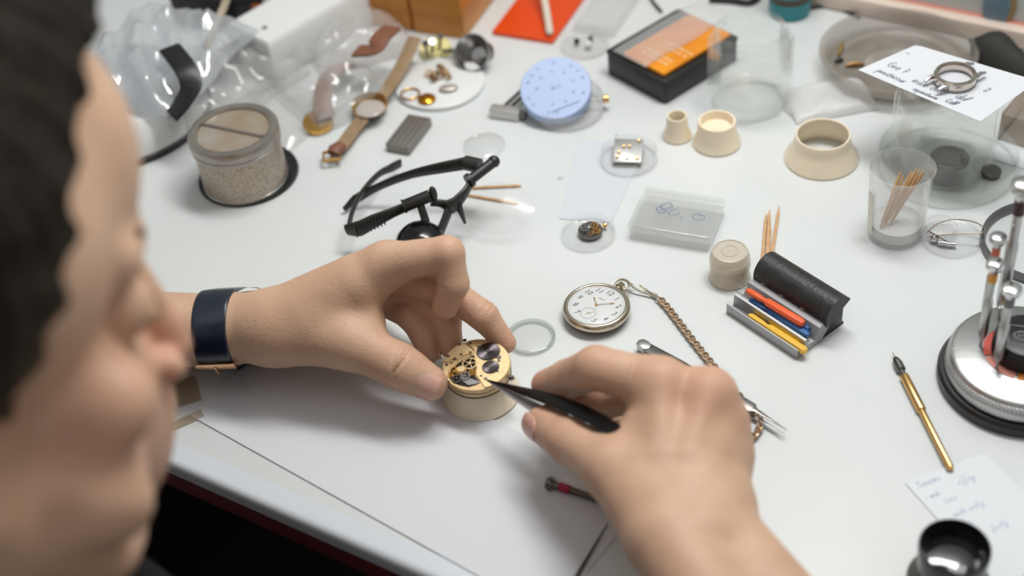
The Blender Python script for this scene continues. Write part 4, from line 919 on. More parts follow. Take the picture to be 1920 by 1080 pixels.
# ---------------------------------------------------------------- dishes and boxes
def dish(name, px, py, r, h, lb, cat='dish', m=CLR, lip=0, z=.1, group=None):
    t = thing(name, lb, cat, at(px, py, z)); mb = MB(); mb.lathe([(0, 0), (r-.6, 0), (r, .5), (r+lip, h), (r-.9+lip, h), (r-.9, 1.1), (0, 1.1)], 64); mb.build('bowl', m, t, angle=45); return t
dish('clear_dish', 1180, 300, 19.5, 8, 'small round clear dish holding a steel block')
t = thing('steel_block', 'grey steel movement block with brass pins sitting in a small clear dish', 'metal block', at(1178, 296, 1.4), ang(1152, 308, 1205, 311)+.06, rot=(.28, 0, ang(1152, 308, 1205, 311)+.06))
mb = MB(); mb.rrect(-10, -8, 10, 12, 1, 1, 6, .3); mb.rrect(-10, 12, -8, 15, .5, 1, 6, .2); mb.box(-9, -9.5, 0, 7, -8, 3); mb.build('block', pbr('grey_steel', 'a3a19f', .42, .85), t)
for x, y in ((7, 10), (-3, 5), (1, 5.2), (-6, 0), (-7, -4), (0, -5), (7, -5)): mb = MB(); mb.cyl(1, 5.8, 7.4, 14, m=TR(x, y), bev=.2); mb.build('pin', BRS if x != 0 else STEEL, t)
dish('clear_dish', 1104, 441, 17.5, 5, 'very low clear dish holding a small loose movement with crown')
t = thing('small_movement', 'tiny wristwatch movement with gold wheels lying in a low clear dish', 'watch movement', at(1107, 436, 1.6))
mb = MB(); mb.cyl(8, 0, 3, 36, bev=.4); mb.build('main_plate', DSTEEL, t)
for x, y, r, m_ in ((3, 2, 3, GG), (4, -3.5, 2.6, GG), (-3, 1, 3.6, CHROME), (0, -5, 2, BRS), (-4, -3, 1.6, DSTEEL)): mb = MB(); gear(mb, x, y, r, 3.1+.2*r, 20, .4, 4); mb.build('gear', m_, t)
mb = MB(); mb.cyl(.5, 7, 9.8, 10, m=TR(0, 0, 1.6) @ RZ(.35) @ MY); mb.cyl(1.7, 9.6, 11.8, 16, m=TR(0, 0, 1.6) @ RZ(.35) @ MY, bev=.3); mb.build('crown', BRS, t)
ra = ang(1180, 450, 1330, 475); w_ = np.linalg.norm(P(1180, 450)-P(1330, 475))*1000; dpt = 40
bx = thing('clear_box', 'flat rectangular clear plastic box with 85,0 handwritten in blue on its lid', 'box', at(1180, 447, .1), ra)
CB = clear('box_plastic', (.985, .987, .985), .12, .07, (.93, .93, .93))
mb = MB(); mb.rrect(0, 0, w_, dpt, 1.5, 0, 6, .4); mb.rrect(1.6, 1.6, w_-1.6, dpt-1.6, 1, 1.4, 6.3, .2); mb.build('tray', CB, bx)
mb = MB(); mb.rrect(-.6, -.6, w_+.6, dpt+.6, 1.5, 6.1, 12, .5); mb.rrect(1, 1, w_-1, dpt-1, 1, 6, 10.6, .2); ld = mb.build('lid', CB, bx)
mb = MB(); M_ = TR(13, 19, 12.15) @ RZ(-.05)
for pts, r_ in (([(2, 3), (0, 0), (4, -3.5), (7, 0), (3, 2), (2, 5), (6, 8.5), (9, 5.5), (6, 2), (2.5, -1)], .32), ([(13, 3), (9.5, 2), (9, -2), (12, -3.4), (15, -1), (14.6, 1.6)], .22), ([(18.6, -2.4), (18, -5.5)], .22), ([(30, 2.6), (26, 3), (25, -1), (29, -3), (32.4, -.6), (31, 2.6), (27.5, 1.6)], .22)):
    mb.tube(bez([(a, b, 0) for a, b in pts], 6), r_, 6, flat=.3, m=M_)
mb.build('handwriting', INK, ld)
t = thing('screw_cap_jar', 'squat cloudy beige plastic pot with screw lid, beside the black and silver pen rest', 'pot', at(1368, 519, .1))
CJ = clear('cloudy_beige', (.9, .87, .82), .25, .5, hexc('e3d9c9'))
mb = MB(); mb.lathe([(0, 0), (12.5, 0), (13.2, 1), (12.4, 3), (12, 12), (0, 12)], 48); mb.build('body', CJ, t)
mb = MB(); mb.lathe([(12.4, 10.5), (12.8, 11), (12.6, 16), (11.8, 17), (11.4, 20.5), (10.8, 21.6), (9.8, 21.8), (9.6, 21.2), (0, 21.2)], 48); mb.torus(5, .3, 32, 6, c=(0, 0, 21.3)); mb.build('screw_lid', CJ, t)
for i, (a_, b_, lb) in enumerate((((1430, 480), (1437, 400), 'leftmost of four loose toothpicks behind the black foam roll'), ((1438, 482), (1443, 393), 'slightly longer second toothpick from the left behind the black foam roll'), ((1441, 484), (1444, 419), 'shortest and darkest of four toothpicks behind the black foam roll'), ((1447, 480), (1461, 387), 'rightmost and longest of four toothpicks behind the black foam roll'))):
    a, rz, L_ = rod(*a_, *b_, 1.2+(i % 2)*.7); mb = MB(); mb.lathe([(0, -8), (.9, -8), (1.05, 0), (1.05, L_-8), (.3, L_), (0, L_)], 10, m=MY)
    t_ = mb.build('toothpick', WOOD); t_.location = a; t_.rotation_euler = (0, 0, rz); tag(t_, lb, 'toothpick', 'toothpicks behind the foam roll')

# ---------------------------------------------------------------- pen rest
A_p, B_p = P(1362, 586), P(1494, 674); pr_a = math.atan2(B_p[1]-A_p[1], B_p[0]-A_p[0]); PL = np.linalg.norm(B_p-A_p)*1000
rest = thing('pen_rest', 'stepped aluminium pen rest with a black half-round foam roll along its back', 'rest', A_p, pr_a)
ALU = pbr('brushed_aluminium', 'a9a9aa', .5, .75, bump=.3, bscale=300, stretch=(.1, 1, 1))
prof = [(0, 0), (0, 7.2), (.9, 7.2), (1.4, 3), (6, 2.6), (6.6, 10.6), (8, 10.8), (9.4, 5.6), (14.5, 5.2), (17, 9), (19, 12.5), (30, 17.5), (31, 17.5), (31, 12), (22, 2), (20, 0)]
n = len(prof); mb = MB(); mb.add([(x, y, z) for x in (0, PL) for y, z in prof], [tuple(range(n)), tuple(range(n, 2*n))]+[(i, (i+1) % n, n+(i+1) % n, n+i) for i in range(n)]); mb.build('rail', ALU, rest, angle=20)
FOAM = pbr('black_foam', '1d1e1e', .45, bump=.6, bscale=500, col2='2c2d2c', vscale=120)
M_ = TR(1, 33, 16.2) @ RX(math.radians(28)); mb = MB(); k = 18; pr2 = [(11*math.cos(math.pi*i/k), 11.5*math.sin(math.pi*i/k)) for i in range(k+1)]
n = len(pr2); mb.add([(x, y, z) for x in (0, PL+1) for y, z in pr2], [tuple(range(n)), tuple(range(n, 2*n))]+[(i, (i+1) % n, n+(i+1) % n, n+i) for i in range(n)], M_); mb.build('foam_roll', FOAM, rest, angle=40)
mb = MB(); mb.box(1, 12, 0, PL-1, 42, 1.5); mb.box(1, 26, 0, PL-1, 41, 13.5, .5); mb.build('base', BLK, rest)
for x in (9, 24, 40): mb = MB(); mb.cyl(2.9, 15.2, 15.7, 24, m=TR(x, 24.6, -.2) @ TR(0, 0, 0)); mb.torus(2.9, .15, 24, 6, c=(x, 24.6, 15.5)); mb.build('glue_dot', pbr('glue', 'cdbf9c', .5), rest)
def pen(col, lb, px0, py0, px1, py1, h, r=2.3, nm='oiler_pen'):
    a, rz, L_ = rod(px0, py0, px1, py1, h); t = thing(nm, lb, 'pen', a, rz)
    mb = MB(); mb.lathe([(0, -1), (r*.55, -.6), (r*.85, 1.5), (r*.8, L_*.22), (r*.6, L_*.3), (r*1.05, L_*.36), (r*1.08, L_-2.5), (r*.8, L_-.4), (0, L_)], 8, m=MY); mb.build('barrel', pbr(nm+'_'+col, col, .35), t, angle=30)
    mb = MB(); mb.lathe([(0, -12), (.25, -12), (.4, -2), (.4, 0), (0, 0)], 8, m=MY); mb.build('needle', STEEL, t)
pen('f0683a', 'orange plastic oiler resting topmost on the aluminium pen rest', 1402, 545, 1508, 608, 13.6, 2.5)
pen('3a6ba8', 'blue plastic oiler lying just below the orange one on the rest', 1408, 563, 1517, 630, 9, 2.2)
pen('2b5590', 'darker blue oiler tucked under the orange and blue ones', 1430, 566, 1518, 618, 10.4, 1.6)
pen('c9a62e', 'mustard oiler lying half hidden behind the bright yellow one', 1416, 582, 1506, 640, 7.6, 1.8)
pen('efc04a', 'bright yellow oiler nearest the front lip of the pen rest', 1406, 592, 1512, 660, 5.8, 2.5)

# ---------------------------------------------------------------- grey parts block
ba_ = ang(725, 284, 770, 288); a = P(725, 284); w_ = np.linalg.norm(P(770, 290)-a)*1000; bl = np.linalg.norm(P(770, 226)-P(728, 282))*1000
gb = thing('punch_block', 'small dark grey metal block with rows of drilled holes behind the spectacles', 'metal block', a, ba_)
GB = pbr('grey_metal', '85807a', .4, .5); HOLE = pbr('hole_dark', '4a4541', .6); sk = math.atan2(*(P(770, 224)-P(727, 280))[[1, 0]])-ba_
M_ = Matrix(((1, math.cos(sk)/math.sin(sk)*.35, 0, 0), (0, 1, 0, 0), (0, 0, 1, 0), (0, 0, 0, 1)))
M_ = RZ(sk-math.pi/2)
mb = MB(); mb.rrect(0, 0, w_, bl, .5, 0, 7, .3, m=M_); mb.build('block', GB, gb)
mb = MB()
for i in range(4):
    for j in range(10): mb.cyl(1.05, 7, 7.06, 10, m=M_ @ TR(w_*(.17+.22*i), bl*(.06+.097*j)))
mb.build('hole_rows', HOLE, gb)

# ---------------------------------------------------------------- blue lid and clear pot behind it
t = dish('clear_pot', 1064, 207, 27, 12, 'round clear pot with a cloudy rim, under the tilted blue lid', 'pot', CLRH)
BLUE = pbr('powder_blue_plastic', 'a5b8dc', .45); BLUD = pbr('powder_blue_marks', '7c90bb', .5)
lid = thing('blue_lid', 'round powder blue plastic lid with raised lettering, tilted against a clear pot', 'lid', at(1043, 172, 16), rot=(.42, -.16, .2))
mb = MB(); mb.lathe([(0, 0), (25, 0), (25.6, 1), (25.8, 9), (25.2, 10), (0, 10)], 72, m=TR(0, 0, -4)); mb.build('disc', BLUE, lid)
mb = MB(); rr_ = random.Random(3)
for ring, n_, sz in ((20.5, 20, 3.4), (13.5, 9, 2.8)):
    for i in range(n_):
        if (ring > 15 and (14 < i < 18 or i in (3, 9))) or i % 7 == 5: continue
        a = 2*math.pi*i/n_; text_mesh(mb, rr_.choice('AEHMRSTNBK'), sz, 6.1, TR(ring*math.cos(a), ring*math.sin(a)) @ RZ(a-math.pi/2), .15)
text_mesh(mb, 'SR 2', 4, 6.1, None, .15); mb.tube([(-10, -17.5, 6.1), (12, -17.5, 6.1)], .4, 5); mb.build('lettering', BLUD, lid)
t = thing('gold_stud', 'tiny gold winding crown standing at the right of the tilted blue lid', 'crown', at(1131, 186, 9)); mb = MB(); mb.cyl(3, 0, 4, 20, m=MY, bev=.4); mb.build('knob', BRS, t); mb = MB(); mb.cyl(.6, -10, 0, 8, m=MY); mb.build('stem', DSTEEL, t)
# steel vice
va = ang(918, 222, 975, 230); t = thing('movement_vice', 'small steel sliding movement vice half hidden behind the blue lid', 'vice', at(918, 222), va)
LST = pbr('light_steel', 'c4c3bf', .35, .7)
mb = MB(); mb.rrect(0, 0, 23, 8, 1, 0, 8, .5); mb.build('jaw', LST, t); mb = MB(); mb.rrect(12, 44, 34, 51, 1, 0, 8, .5); mb.build('jaw', LST, t)
for x in (8, 13.5): mb = MB(); mb.tube([(x-1, 6, 5), (x+9, 46, 5)], 1.3, 10); mb.build('rod', DSTEEL, t)
mb = MB(); mb.cyl(2.8, 0, 4, 18, m=TR(23.2, 4, 4) @ MY); mb.build('knob', DSTEEL, t)

# ---------------------------------------------------------------- white disc and its gold parts
t = thing('white_tray', 'flat round white tray holding small gold watch parts', 'tray', at(826, 161)); mb = MB(); mb.lathe([(0, 0), (33, 0), (34, 1), (34, 3.4), (33, 4), (0, 4)], 72); mb.build('disc', WHT, t)
t = thing('gold_ring', 'thin gold bezel ring lying at the left of the white tray', 'bezel', at(769, 176, 5)); mb = MB(); mb.torus(7, .8, 40, 8); mb.build('ring', GOLD, t)
t = thing('gold_case_back', 'domed gold part lying in front on the white tray', 'watch part', at(800, 187, 4.4)); mb = MB(); mb.lathe([(0, 3.4), (4, 3), (6.5, 1.5), (7, 0), (0, 0)], 32); mb.build('dome', pbr('deep_gold', 'd08f30', .18, 1.), t)
t = thing('silver_cap', 'small oval pale silver part lying at the centre of the white tray', 'watch part', at(841, 168, 4.2)); mb = MB(); mb.ball((0, 0, 1.5), 6, 20, (1.2, .8, .3)); mb.build('cap', pbr('satin', 'bdb4ac', .4, .5), t)
t = thing('stripped_movement', 'stripped bronze movement parts heaped at the back of the white tray', 'watch movement', at(820, 143, 4.2))
for i, (x, y, r) in enumerate(((0, 0, 6), (5, 4, 4), (-6, 3, 4), (2, 9, 3.4), (-5, -6, 3), (6, -4, 3))): mb = MB(); gear(mb, 0, 0, r, 1.2*i*.5, 18, 1.2, 4); mb.build('gear', [pbr('bronze', 'a07e5a', .3, 1.), BRS][i % 2], t, loc=(x/1e3, y/1e3, 0), rot=(.2*(i % 3), .15*i, 0))
t = thing('yellow_cap', 'pale yellow plastic cap carrying four steel screws behind the white tray', 'cap', at(818, 100)); mb = MB(); mb.lathe([(0, 0), (12, 0), (12.5, 1), (12, 7), (0, 7)], 32); mb.build('cap', pbr('pale_yellow', 'e4dc9a', .5), t)
for x, y, rx_, rz_, lb in ((-3, 4, .5, .2, 'leaning steel screw standing left on the yellow cap'), (5, -2, 1.4, 1.2, 'steel screw lying across the front of the yellow cap'), (-7, -2, .2, 0, 'upright dark screw at the left of the yellow cap'), (3, 7, .3, .5, 'upright dark screw at the back of the yellow cap')):
    p = P(818, 100, 7.2); s_ = thing('machine_screw', lb, 'screw', (p[0]+x/1e3, p[1]+y/1e3, p[2]+(.0026 if rx_ > 1 else .0002)), rot=(rx_, 0, rz_), group='screws on the yellow cap'); mb = MB(); mb.cyl(1.3, 0, 12, 12); mb.build('shank', DSTEEL, s_); mb = MB(); mb.cyl(2.6, 11.8, 14, 16, bev=.3); mb.build('head', STEEL if rx_ > .4 else DSTEEL, s_)
t = thing('steel_cup', 'small polished steel cup tipped on its side behind the white tray', 'cup', at(892, 101, 10), rot=(.85, -.2, -.3)); mb = MB(); mb.lathe([(0, -8), (7, -8), (12, 0), (14.5, 8), (13.7, 8), (11, 0), (6, -7), (0, -7)], 40); mb.build('bowl', STEEL, t)
t = thing('round_tin_base', 'shallow steel ring under the tipped steel cup', 'ring', at(888, 104)); mb = MB(); mb.lathe([(12, 0), (16, 0), (16, 4), (15, 5), (12, 4)], 40, close=True); mb.build('ring', DSTEEL, t)

# ---------------------------------------------------------------- wood blocks, orange board, white rod
WOODO = pbr('honey_wood', 'cf8a2c', .45, col2='b9741f', vscale=30, stretch=(.2, 1, 3), coat=.2); WOODL = pbr('pale_wood', 'b98a4c', .5, col2='a67a40', vscale=30, stretch=(.2, 1, 3))
def boxat(name, lb, cat, px, py, pxx, pyy, dep, h, m, bev=1.2, z=0, part='body', flip=1):
    """box whose front bottom edge runs from px,py to pxx,pyy; dep goes back (or front)"""
    a, b = P(px, py, z), P(pxx, pyy, z); rz = math.atan2(b[1]-a[1], b[0]-a[0]); L_ = np.linalg.norm(b-a)*1000
    t = thing(name, lb, cat, a+np.array([0, 0, .0001]), rz); mb = MB(); mb.rrect(0, 0, L_, dep, 2, 0, h, bev); mb.build(part, m, t); return t, L_
boxat('wooden_block', 'honey-coloured wooden block, right one of two, beside the orange board', 'block', 776, 60, 872, 74, 105, 66, WOODO)
boxat('wooden_block', 'honey-coloured wooden block, left one of two, behind the plastic bags', 'block', 676, 44, 773, 58, 60, 58, WOODO)
t, L_ = boxat('orange_board', 'flat orange-red plastic board lying behind the blue lid', 'board', 922, 66, 1037, 84, 92, 3.2, pbr('orange_red', 'd8470f', .35), .6)
a, b = P(1031, 66, 4), P(1016, -30, 10); t = thing('white_stylus', 'white plastic rod with a rounded tip resting on the orange board', 'rod', a+np.array([0, 0, .001]), math.atan2(*(b-a)[[1, 0]]))
mb = MB(); mb.tube(bez([(0, 0, 2), (20, 0, 5), (60, 1, 22), (90, 0, 44)], 8), 3, 12); mb.ball((0, 0, 2), 2.9, 12); mb.build('rod', pbr('ivory', 'd6cfbe', .4), t)
t = dish('clear_dish', 1098, 88, 18, 9, 'small clear dish with dark crumbs and a white bead between orange board and black tray')
for x, y, r, m_, lb in ((2, -2, 3, WHT, 'tiny white bead in the clear dish beside the black tray'), (-6, 6, 2.4, BLK, 'dark metal crumb at the back left of the clear dish by the black tray'), (5, 8, 2.2, DSTEEL, 'grey metal crumb at the back right of the clear dish by the black tray')):
    p = P(1098, 88, 1.4); mb = MB(); mb.ball((0, 0, r), r, 12, (1, 1, 1)); o = mb.build('bead', m_); o.location = (p[0]+x/1e3, p[1]+y/1e3, p[2]); tag(o, lb, 'bead')
boxat('clear_case', 'large low clear plastic case lying behind the small clear dish', 'case', 1075, 60, 1150, 72, 70, 9, CLRH, 1)

# ---------------------------------------------------------------- black tray, orange card, plastic sleeve
a, b = P(1138, 138), P(1248, 197); c_ = P(1375, 128)
rz = math.atan2(b[1]-a[1], b[0]-a[0]); L_ = np.linalg.norm(b-a)*1000; Dp = np.linalg.norm(c_-b)*1000
tray = thing('black_tray', 'black rectangular plastic tray holding orange film behind the octagonal jar', 'tray', a, rz)
mb = MB(); mb.rrect(0, 0, L_, Dp*1.15, 3, 0, 19, 1); mb.build('body', BLK, tray); mb = MB(); mb.rrect(-.6, -.6, L_+.6, Dp*1.15+.6, 3, 18.4, 20, .4); mb.build('rim', BLK, tray)
fr_ = np.array([math.cos(rz), math.sin(rz), 0]); bk_ = np.array([-math.sin(rz), math.cos(rz), 0])
card = thing('orange_film', 'orange plastic film packet with silver lettering lying on the black tray', 'packet', a+fr_*.012+bk_*.003+np.array([0, 0, .0203]), rz)
mb = MB(); mb.rrect(3, 0, L_-16, Dp*1.05, 2, 0, 3.4, .8); mb.build('film', pbr('amber_film', 'e8930f', .25, coat=.4, col2='dc8210', vscale=40), card)
mb = MB(); rr_ = random.Random(9)
for j, y in enumerate((6, 11, 22, 27)):
    for i in range(5): text_mesh(mb, rr_.choice(['AS', 'ME', 'NG', 'RO', 'SI']), 4.4, 3.45, TR(16+(j > 1)*4+i*5.2, y+4) @ RZ(0), .05)
mb.build('lettering', pbr('silver_print', 'e3cfa6', .35), card)
FILM = clear('bag_film', (.975, .975, .975), .08, .14, (.9, .9, .9), gain=1.0, bump=.35, bscale=14)
FILM2 = clear('soft_bag_film', (.96, .955, .95), .14, .24, (.88, .87, .86), gain=1.0, bump=.3, bscale=12)
def crumple(name, lb, cat, px, py, sx, sy, hh, rz, m, seed, amp=1., fq=.13, z=.4, nu=46, nv=34, group=None, foil=False):
    """plastic bag: a closed crumpled pillow"""
    rs = np.random.RandomState(seed); K = [(rs.uniform(-1, 1)*fq, rs.uniform(-1, 1)*fq, rs.uniform(0, 6.28), rs.uniform(.4, 1)) for _ in range(12)]
    def nz(x, y):
        s = 0
        for a, b, c, w in K: s += w*(1-abs(math.sin(a*x+b*y+c)))
        return s/5-.35
    t = thing(name, lb, cat, at(px, py, z), rz, group); mb = MB()
    for side in (1, 0):
        def fn(u, v):
            x = (u-.5)*sx; y = (v-.5)*sy; e = (1-(2*u-1)**4)*(1-(2*v-1)**4)
            wob = 1+.05*math.sin(9*v+seed)*(1 if u < .02 or u > .98 else 0)
            if side: return (x*wob, y, .5+max(0, e**.5*hh*(.62+.75*nz(x, y)*amp)))
            return (x*wob, y, .2*(1-e))
        mb.grid(fn, nu, nv)
    mb.build('film', m, t, angle=60); return t
crumple('plastic_sleeve', 'clear plastic sleeve draped over the orange film on the black tray', 'sleeve', 1262, 62, 34, 92, 5, rz, FILM, 3, z=24)

# ---------------------------------------------------------------- glass jars
def jar(px, py, r, h, nside, lb, z=.1, rot=0.):
    t = thing('glass_jar', lb, 'jar', at(px, py, z), rot); mb = MB()
    out = [(0, 0), (r*.8, 0), (r*.86, 1), (r*.88, 4)]; mb.lathe(out, 64)
    mb.lathe([(r*.88, 4), (r*.98, 8), (r, 11), (r, h-10), (r*.97, h-6)], 96, n=nside)
    mb.lathe([(r*.9, h-6), (r*.84, h-3), (r*.84, h-1), (r*.82, h), (r*.76, h), (r*.75, h-1), (r*.76, h-5), (r*.86, h-9)], 64)
    mb.lathe([(r*.86, h-9), (r*.93, h-12), (r*.93, 12), (r*.86, 7), (r*.6, 5), (0, 6)], 96, n=nside); mb.build('glass', GLASS, t, angle=30); return t
jar(1405, 190, 30, 62, 8, 'empty open octagonal glass jar standing in front of the black tray', rot=.2)
PD = dish('petri_dish', 1774, 312, 45, 13, 'large round glass dish with the hexagonal jar standing in it', m=GLASS)
jz = 1.6; j2 = jar(1762, 306, 34, 62, 6, 'hexagonal glass jar with a handwritten note lying across its top', z=jz, rot=.1)
t = thing('steel_disc', 'flat dark steel disc lying on the bottom of the hexagonal jar', 'disc', at(1780, 300, 9)); mb = MB(); mb.cyl(12.5, 0, 3, 40, bev=.4); mb.torus(9, .6, 40, 6, c=(0, 0, 3)); mb.build('disc', DSTEEL, t)
t = thing('button_cell', 'round grey button cell lying in the right side of the large glass dish', 'battery', at(1858, 325, 1.6)); mb = MB(); mb.cyl(6.4, 0, 3, 32, bev=.5); mb.build('cell', DSTEEL, t)
HN = 65.5
np_ = [P(1609, 131, HN), P(1718, 84, HN), P(1946, 152, HN), P(1838, 228, HN)]; o0 = np_[0]
note = thing('handwritten_note', 'white paper note covered in handwriting, lying on top of the hexagonal jar', 'note', o0)
def nf(u, v):
    p = (np_[0]*(1-u)+np_[3]*u)*(1-v)+(np_[1]*(1-u)+np_[2]*u)*v-o0; return (p[0]*1000, p[1]*1000, 1.1*math.sin(u*3.1)*math.sin(v*2.6+.3)*-.6)
mb = MB(); mb.grid(nf, 16, 12); mb.build('sheet', PAPER, note, solid=.25)
na = math.atan2(*(np_[3]-np_[0])[[1, 0]]); ex = (np_[3]-np_[0]); LN = np.linalg.norm(ex)*1000; WN = np.linalg.norm(np_[1]-np_[0])*1000
mb = MB(); M_ = RZ(na)
for txt, x, y, xh, sl in (('prestoccur', 10, 5.5, 2.6, .3), ('reparaturen', 40, 2.8, 1.9, .3), ('Gro 7', 11, 15, 3.2, .2), ('Vue ola', 34, 10, 3.6, .3), ('2', 74, 29, 3, .2), ('del', 64, 12, 3.2, .4), ('P', 8, 42, 4, .5), ('-', 12, 33, 4, 0), ('Cell', 62, 4.5, 2.4, .3)):
    write(mb, txt, x, y, xh, .35, 0, .2, sl, m=M_)
mb.build('handwriting', INKG, note)
wcs = thing('watch_case', 'empty silver wristwatch case ring with lugs lying on the handwritten note', 'watch case', at(1790, 150, HN+.9), .35)
mb = MB(); mb.lathe([(11.6, 0), (13, 0), (13.6, 1), (13.4, 4.8), (12.6, 5.8), (11.4, 5.8), (11, 5), (11, .8)], 64, close=True); mb.build('ring', pbr('polished_case', 'cfc4ba', .12, 1.), wcs)
for sx in (1, -1):
    for sy in (1, -1): mb = MB(); mb.tube([(sx*11, sy*7, 3), (sx*15, sy*6.5, 3.4), (sx*19, sy*6, 2)], [1.5, 1.3, .9], 8); mb.build('lug', CHROME, wcs)
# cup of toothpicks
CUPM = clear('frosted_cup', (.975, .975, .975), .15, .12, (.92, .92, .92))
t = thing('plastic_cup', 'frosted clear plastic cup holding toothpicks at the right of the bench', 'cup', at(1678, 436, .1)); mb = MB()
mb.lathe([(0, 0), (16.5, 0), (17.3, .8), (19.6, 51), (20.2, 52.5), (19.4, 53), (18.6, 51), (16.4, 3), (0, 3)], 64); mb.build('body', CUPM, t); cupw = np.array(t.location)*1000
mb = MB()
def lab(u, v): a = 3.05+.42*u; r = 17.6+2.2*(v*.62+.12); return (r*math.cos(a), r*math.sin(a), 5+32*v)
mb.grid(lab, 8, 6); mb.build('label', pbr('cream_label', 'e6e3d6', .5), t)
mb = MB(); mb.cyl(15.8, 3, 10, 40); mb.build('paper_wad', clear('wad', (.9, .9, .9), .4, .5, (.88, .87, .86)), t)
rr_ = random.Random(4)
tps = [(.0, 'leftmost toothpick leaning in the frosted cup')] + [(i, '') for i in range(1, 9)]
names = ['leftmost toothpick leaning in the frosted cup', 'second toothpick from the left in the frosted cup', 'third toothpick from the left in the frosted cup', 'toothpick leaning left of the middle of the cup bundle', 'middle toothpick of the bundle in the frosted cup', 'toothpick leaning right of the middle of the cup bundle', 'third toothpick from the right in the frosted cup', 'second toothpick from the right in the frosted cup', 'rightmost toothpick leaning in the frosted cup']
for i in range(9):
    fx = i/8; b0 = np.array([-11.5+rr_.uniform(-1, 1)+fx*7, -5+rr_.uniform(-2, 2)+fx*3, 10.5]); tpp = np.array([-1+fx*15+(2.5 if i > 2 else 0), 3+rr_.uniform(-1.5, 1.5)+fx*2.5, 44+rr_.uniform(-2, 2)])
    d = Vector(tpp-b0); L_ = d.length; mb = MB(); mb.lathe([(0, 0), (.3, 0), (1., 5), (1., L_-5), (.35, L_), (0, L_)], 10); o = mb.build('toothpick', WOOD)
    o.location = tuple((cupw+b0)/1000); o.rotation_euler = d.to_track_quat('Z', 'Y').to_euler(); tag(o, names[i], 'toothpick', 'toothpicks in the frosted cup')
# small petri dish with a wire
dish('clear_dish', 1783, 447, 19, 6, 'small clear dish with a bent wire and bright parts, right of the toothpick cup', m=CLR, lip=.6)
t = thing('watch_crystal', 'tiny round clear crystal standing at the back of the small wire dish', 'watch glass', at(1765, 424, 5.5)); mb = MB(); mb.lathe([(9.4, 0), (9.9, .3), (9.7, 1), (7, 1.8), (0, 2.2)], 48); mb.build('glass', CLRH, t, solid=.3)
WIRE = pbr('bronze_wire', '7b6a58', .35, .9)
o0 = Vector(Q(1780, 440, 7)); t = thing('bent_wire', 'thin springy bent wire lying over the small clear dish', 'wire', (o0.x/1e3, o0.y/1e3, T+o0.z/1e3))
mb = MB(); mb.tube(bez([tuple(Vector(Q(x, y, h))-o0) for x, y, h in ((1738, 436, 7), (1755, 421, 9), (1785, 412, 11), (1822, 415, 11), (1845, 427, 10), (1838, 438, 9), (1800, 438, 8), (1742, 442, 7))], 10), .35, 6); mb.tube([tuple(Vector(Q(x, y, 7))-o0) for x, y in ((1742, 434), (1779, 455))], .35, 6); mb.build('wire', WIRE, t)
for i, (x, y, lb) in enumerate(((1752, 449, 'round bright steel ball in the small wire dish'), (1768, 456, 'left of two tiny steel tubes in the small wire dish'), (1783, 458, 'right of two tiny steel tubes in the small wire dish'))):
    mb = MB()
    if i: mb.cyl(1.5, -3, 3, 14, m=MY, bev=.3)
    else: mb.ball((0, 0, 1), 2.8, 16)
    o = mb.build('steel_ball' if not i else 'steel_tube', CHROME); o.location = at(x, y, 2.9); o.rotation_euler = (0, 0, -.3); tag(o, lb, 'watch part')

# ---------------------------------------------------------------- screwdriver stand
STB = at(1910, 712); sd_ = thing('screwdriver_stand', 'round rotating chrome screwdriver stand on a black rubber base, cut by the right edge', 'stand', STB)
mb = MB(); mb.lathe([(0, 0), (44, 0), (45, 1), (45, 6), (43.5, 8), (38, 8.5), (0, 8.5)], 96); mb.build('rubber_base', BLK, sd_)
mb = MB(); k = 150; pf = [(40.5, 8.5), (41.5, 9.5), (41.5, 13), (40.5, 13.6), (40.2, 14), (40.2, 18.5), (39, 20.5)]; mb.lathe(pf+[(37, 21.6), (0, 22)], 96); mb.build('turntable', pbr('satin_chrome', 'bdbdbd', .33, 1., bump=.2, bscale=300), sd_, angle=30)
mb = MB()
for i in range(120): mb.cyl(.55, 14.2, 18.4, 5, m=RZ(2*math.pi*i/120) @ TR(40.2, 0))
mb.build('knurling', STEEL, sd_)
cols = ['e8a04a', 'e8c04a', 'e0685a', 'e59a8a', 'd98a3a', 'e0685a']
for i, c in enumerate(cols):
    mb = MB(); a0, a1 = math.pi*2*i/6, math.pi*2*(i+1)/6-.06
    mb.grid(lambda u, v: ((17.5+4.5*v)*math.cos(a0+(a1-a0)*u), (17.5+4.5*v)*math.sin(a0+(a1-a0)*u), 22.15), 14, 3); mb.build('colour_mark', pbr('mark_'+c, c, .4), sd_, solid=.2)
mb = MB(); mb.lathe([(0, 36), (14, 36), (16.5, 35), (17.5, 33), (17.5, 22)], 60)
for i in range(60): mb.cyl(.5, 22.5, 32, 5, m=RZ(2*math.pi*i/60) @ TR(17.4, 0))
cap = mb.build('centre_cap', BLK, sd_)
mb = MB(); LG = pbr('logo_grey', '9a9a9a', .4); M_ = TR(-3, -1, 36.1) @ RZ(-.35)
mb.tube([(-8, -7.5, 0), (8, -7.5, 0), (8, 7.5, 0), (-8, 7.5, 0)], .35, 5, closed=True, m=M_); mb.torus(5, .35, 32, 5, m=M_, sy=.62); [mb.tube([(x, -1.2, 0), (x+.9, 1.2, 0)], .3, 5, m=M_) for x in (-3, -1.2, .6, 2.2)]; mb.build('logo', LG, cap)
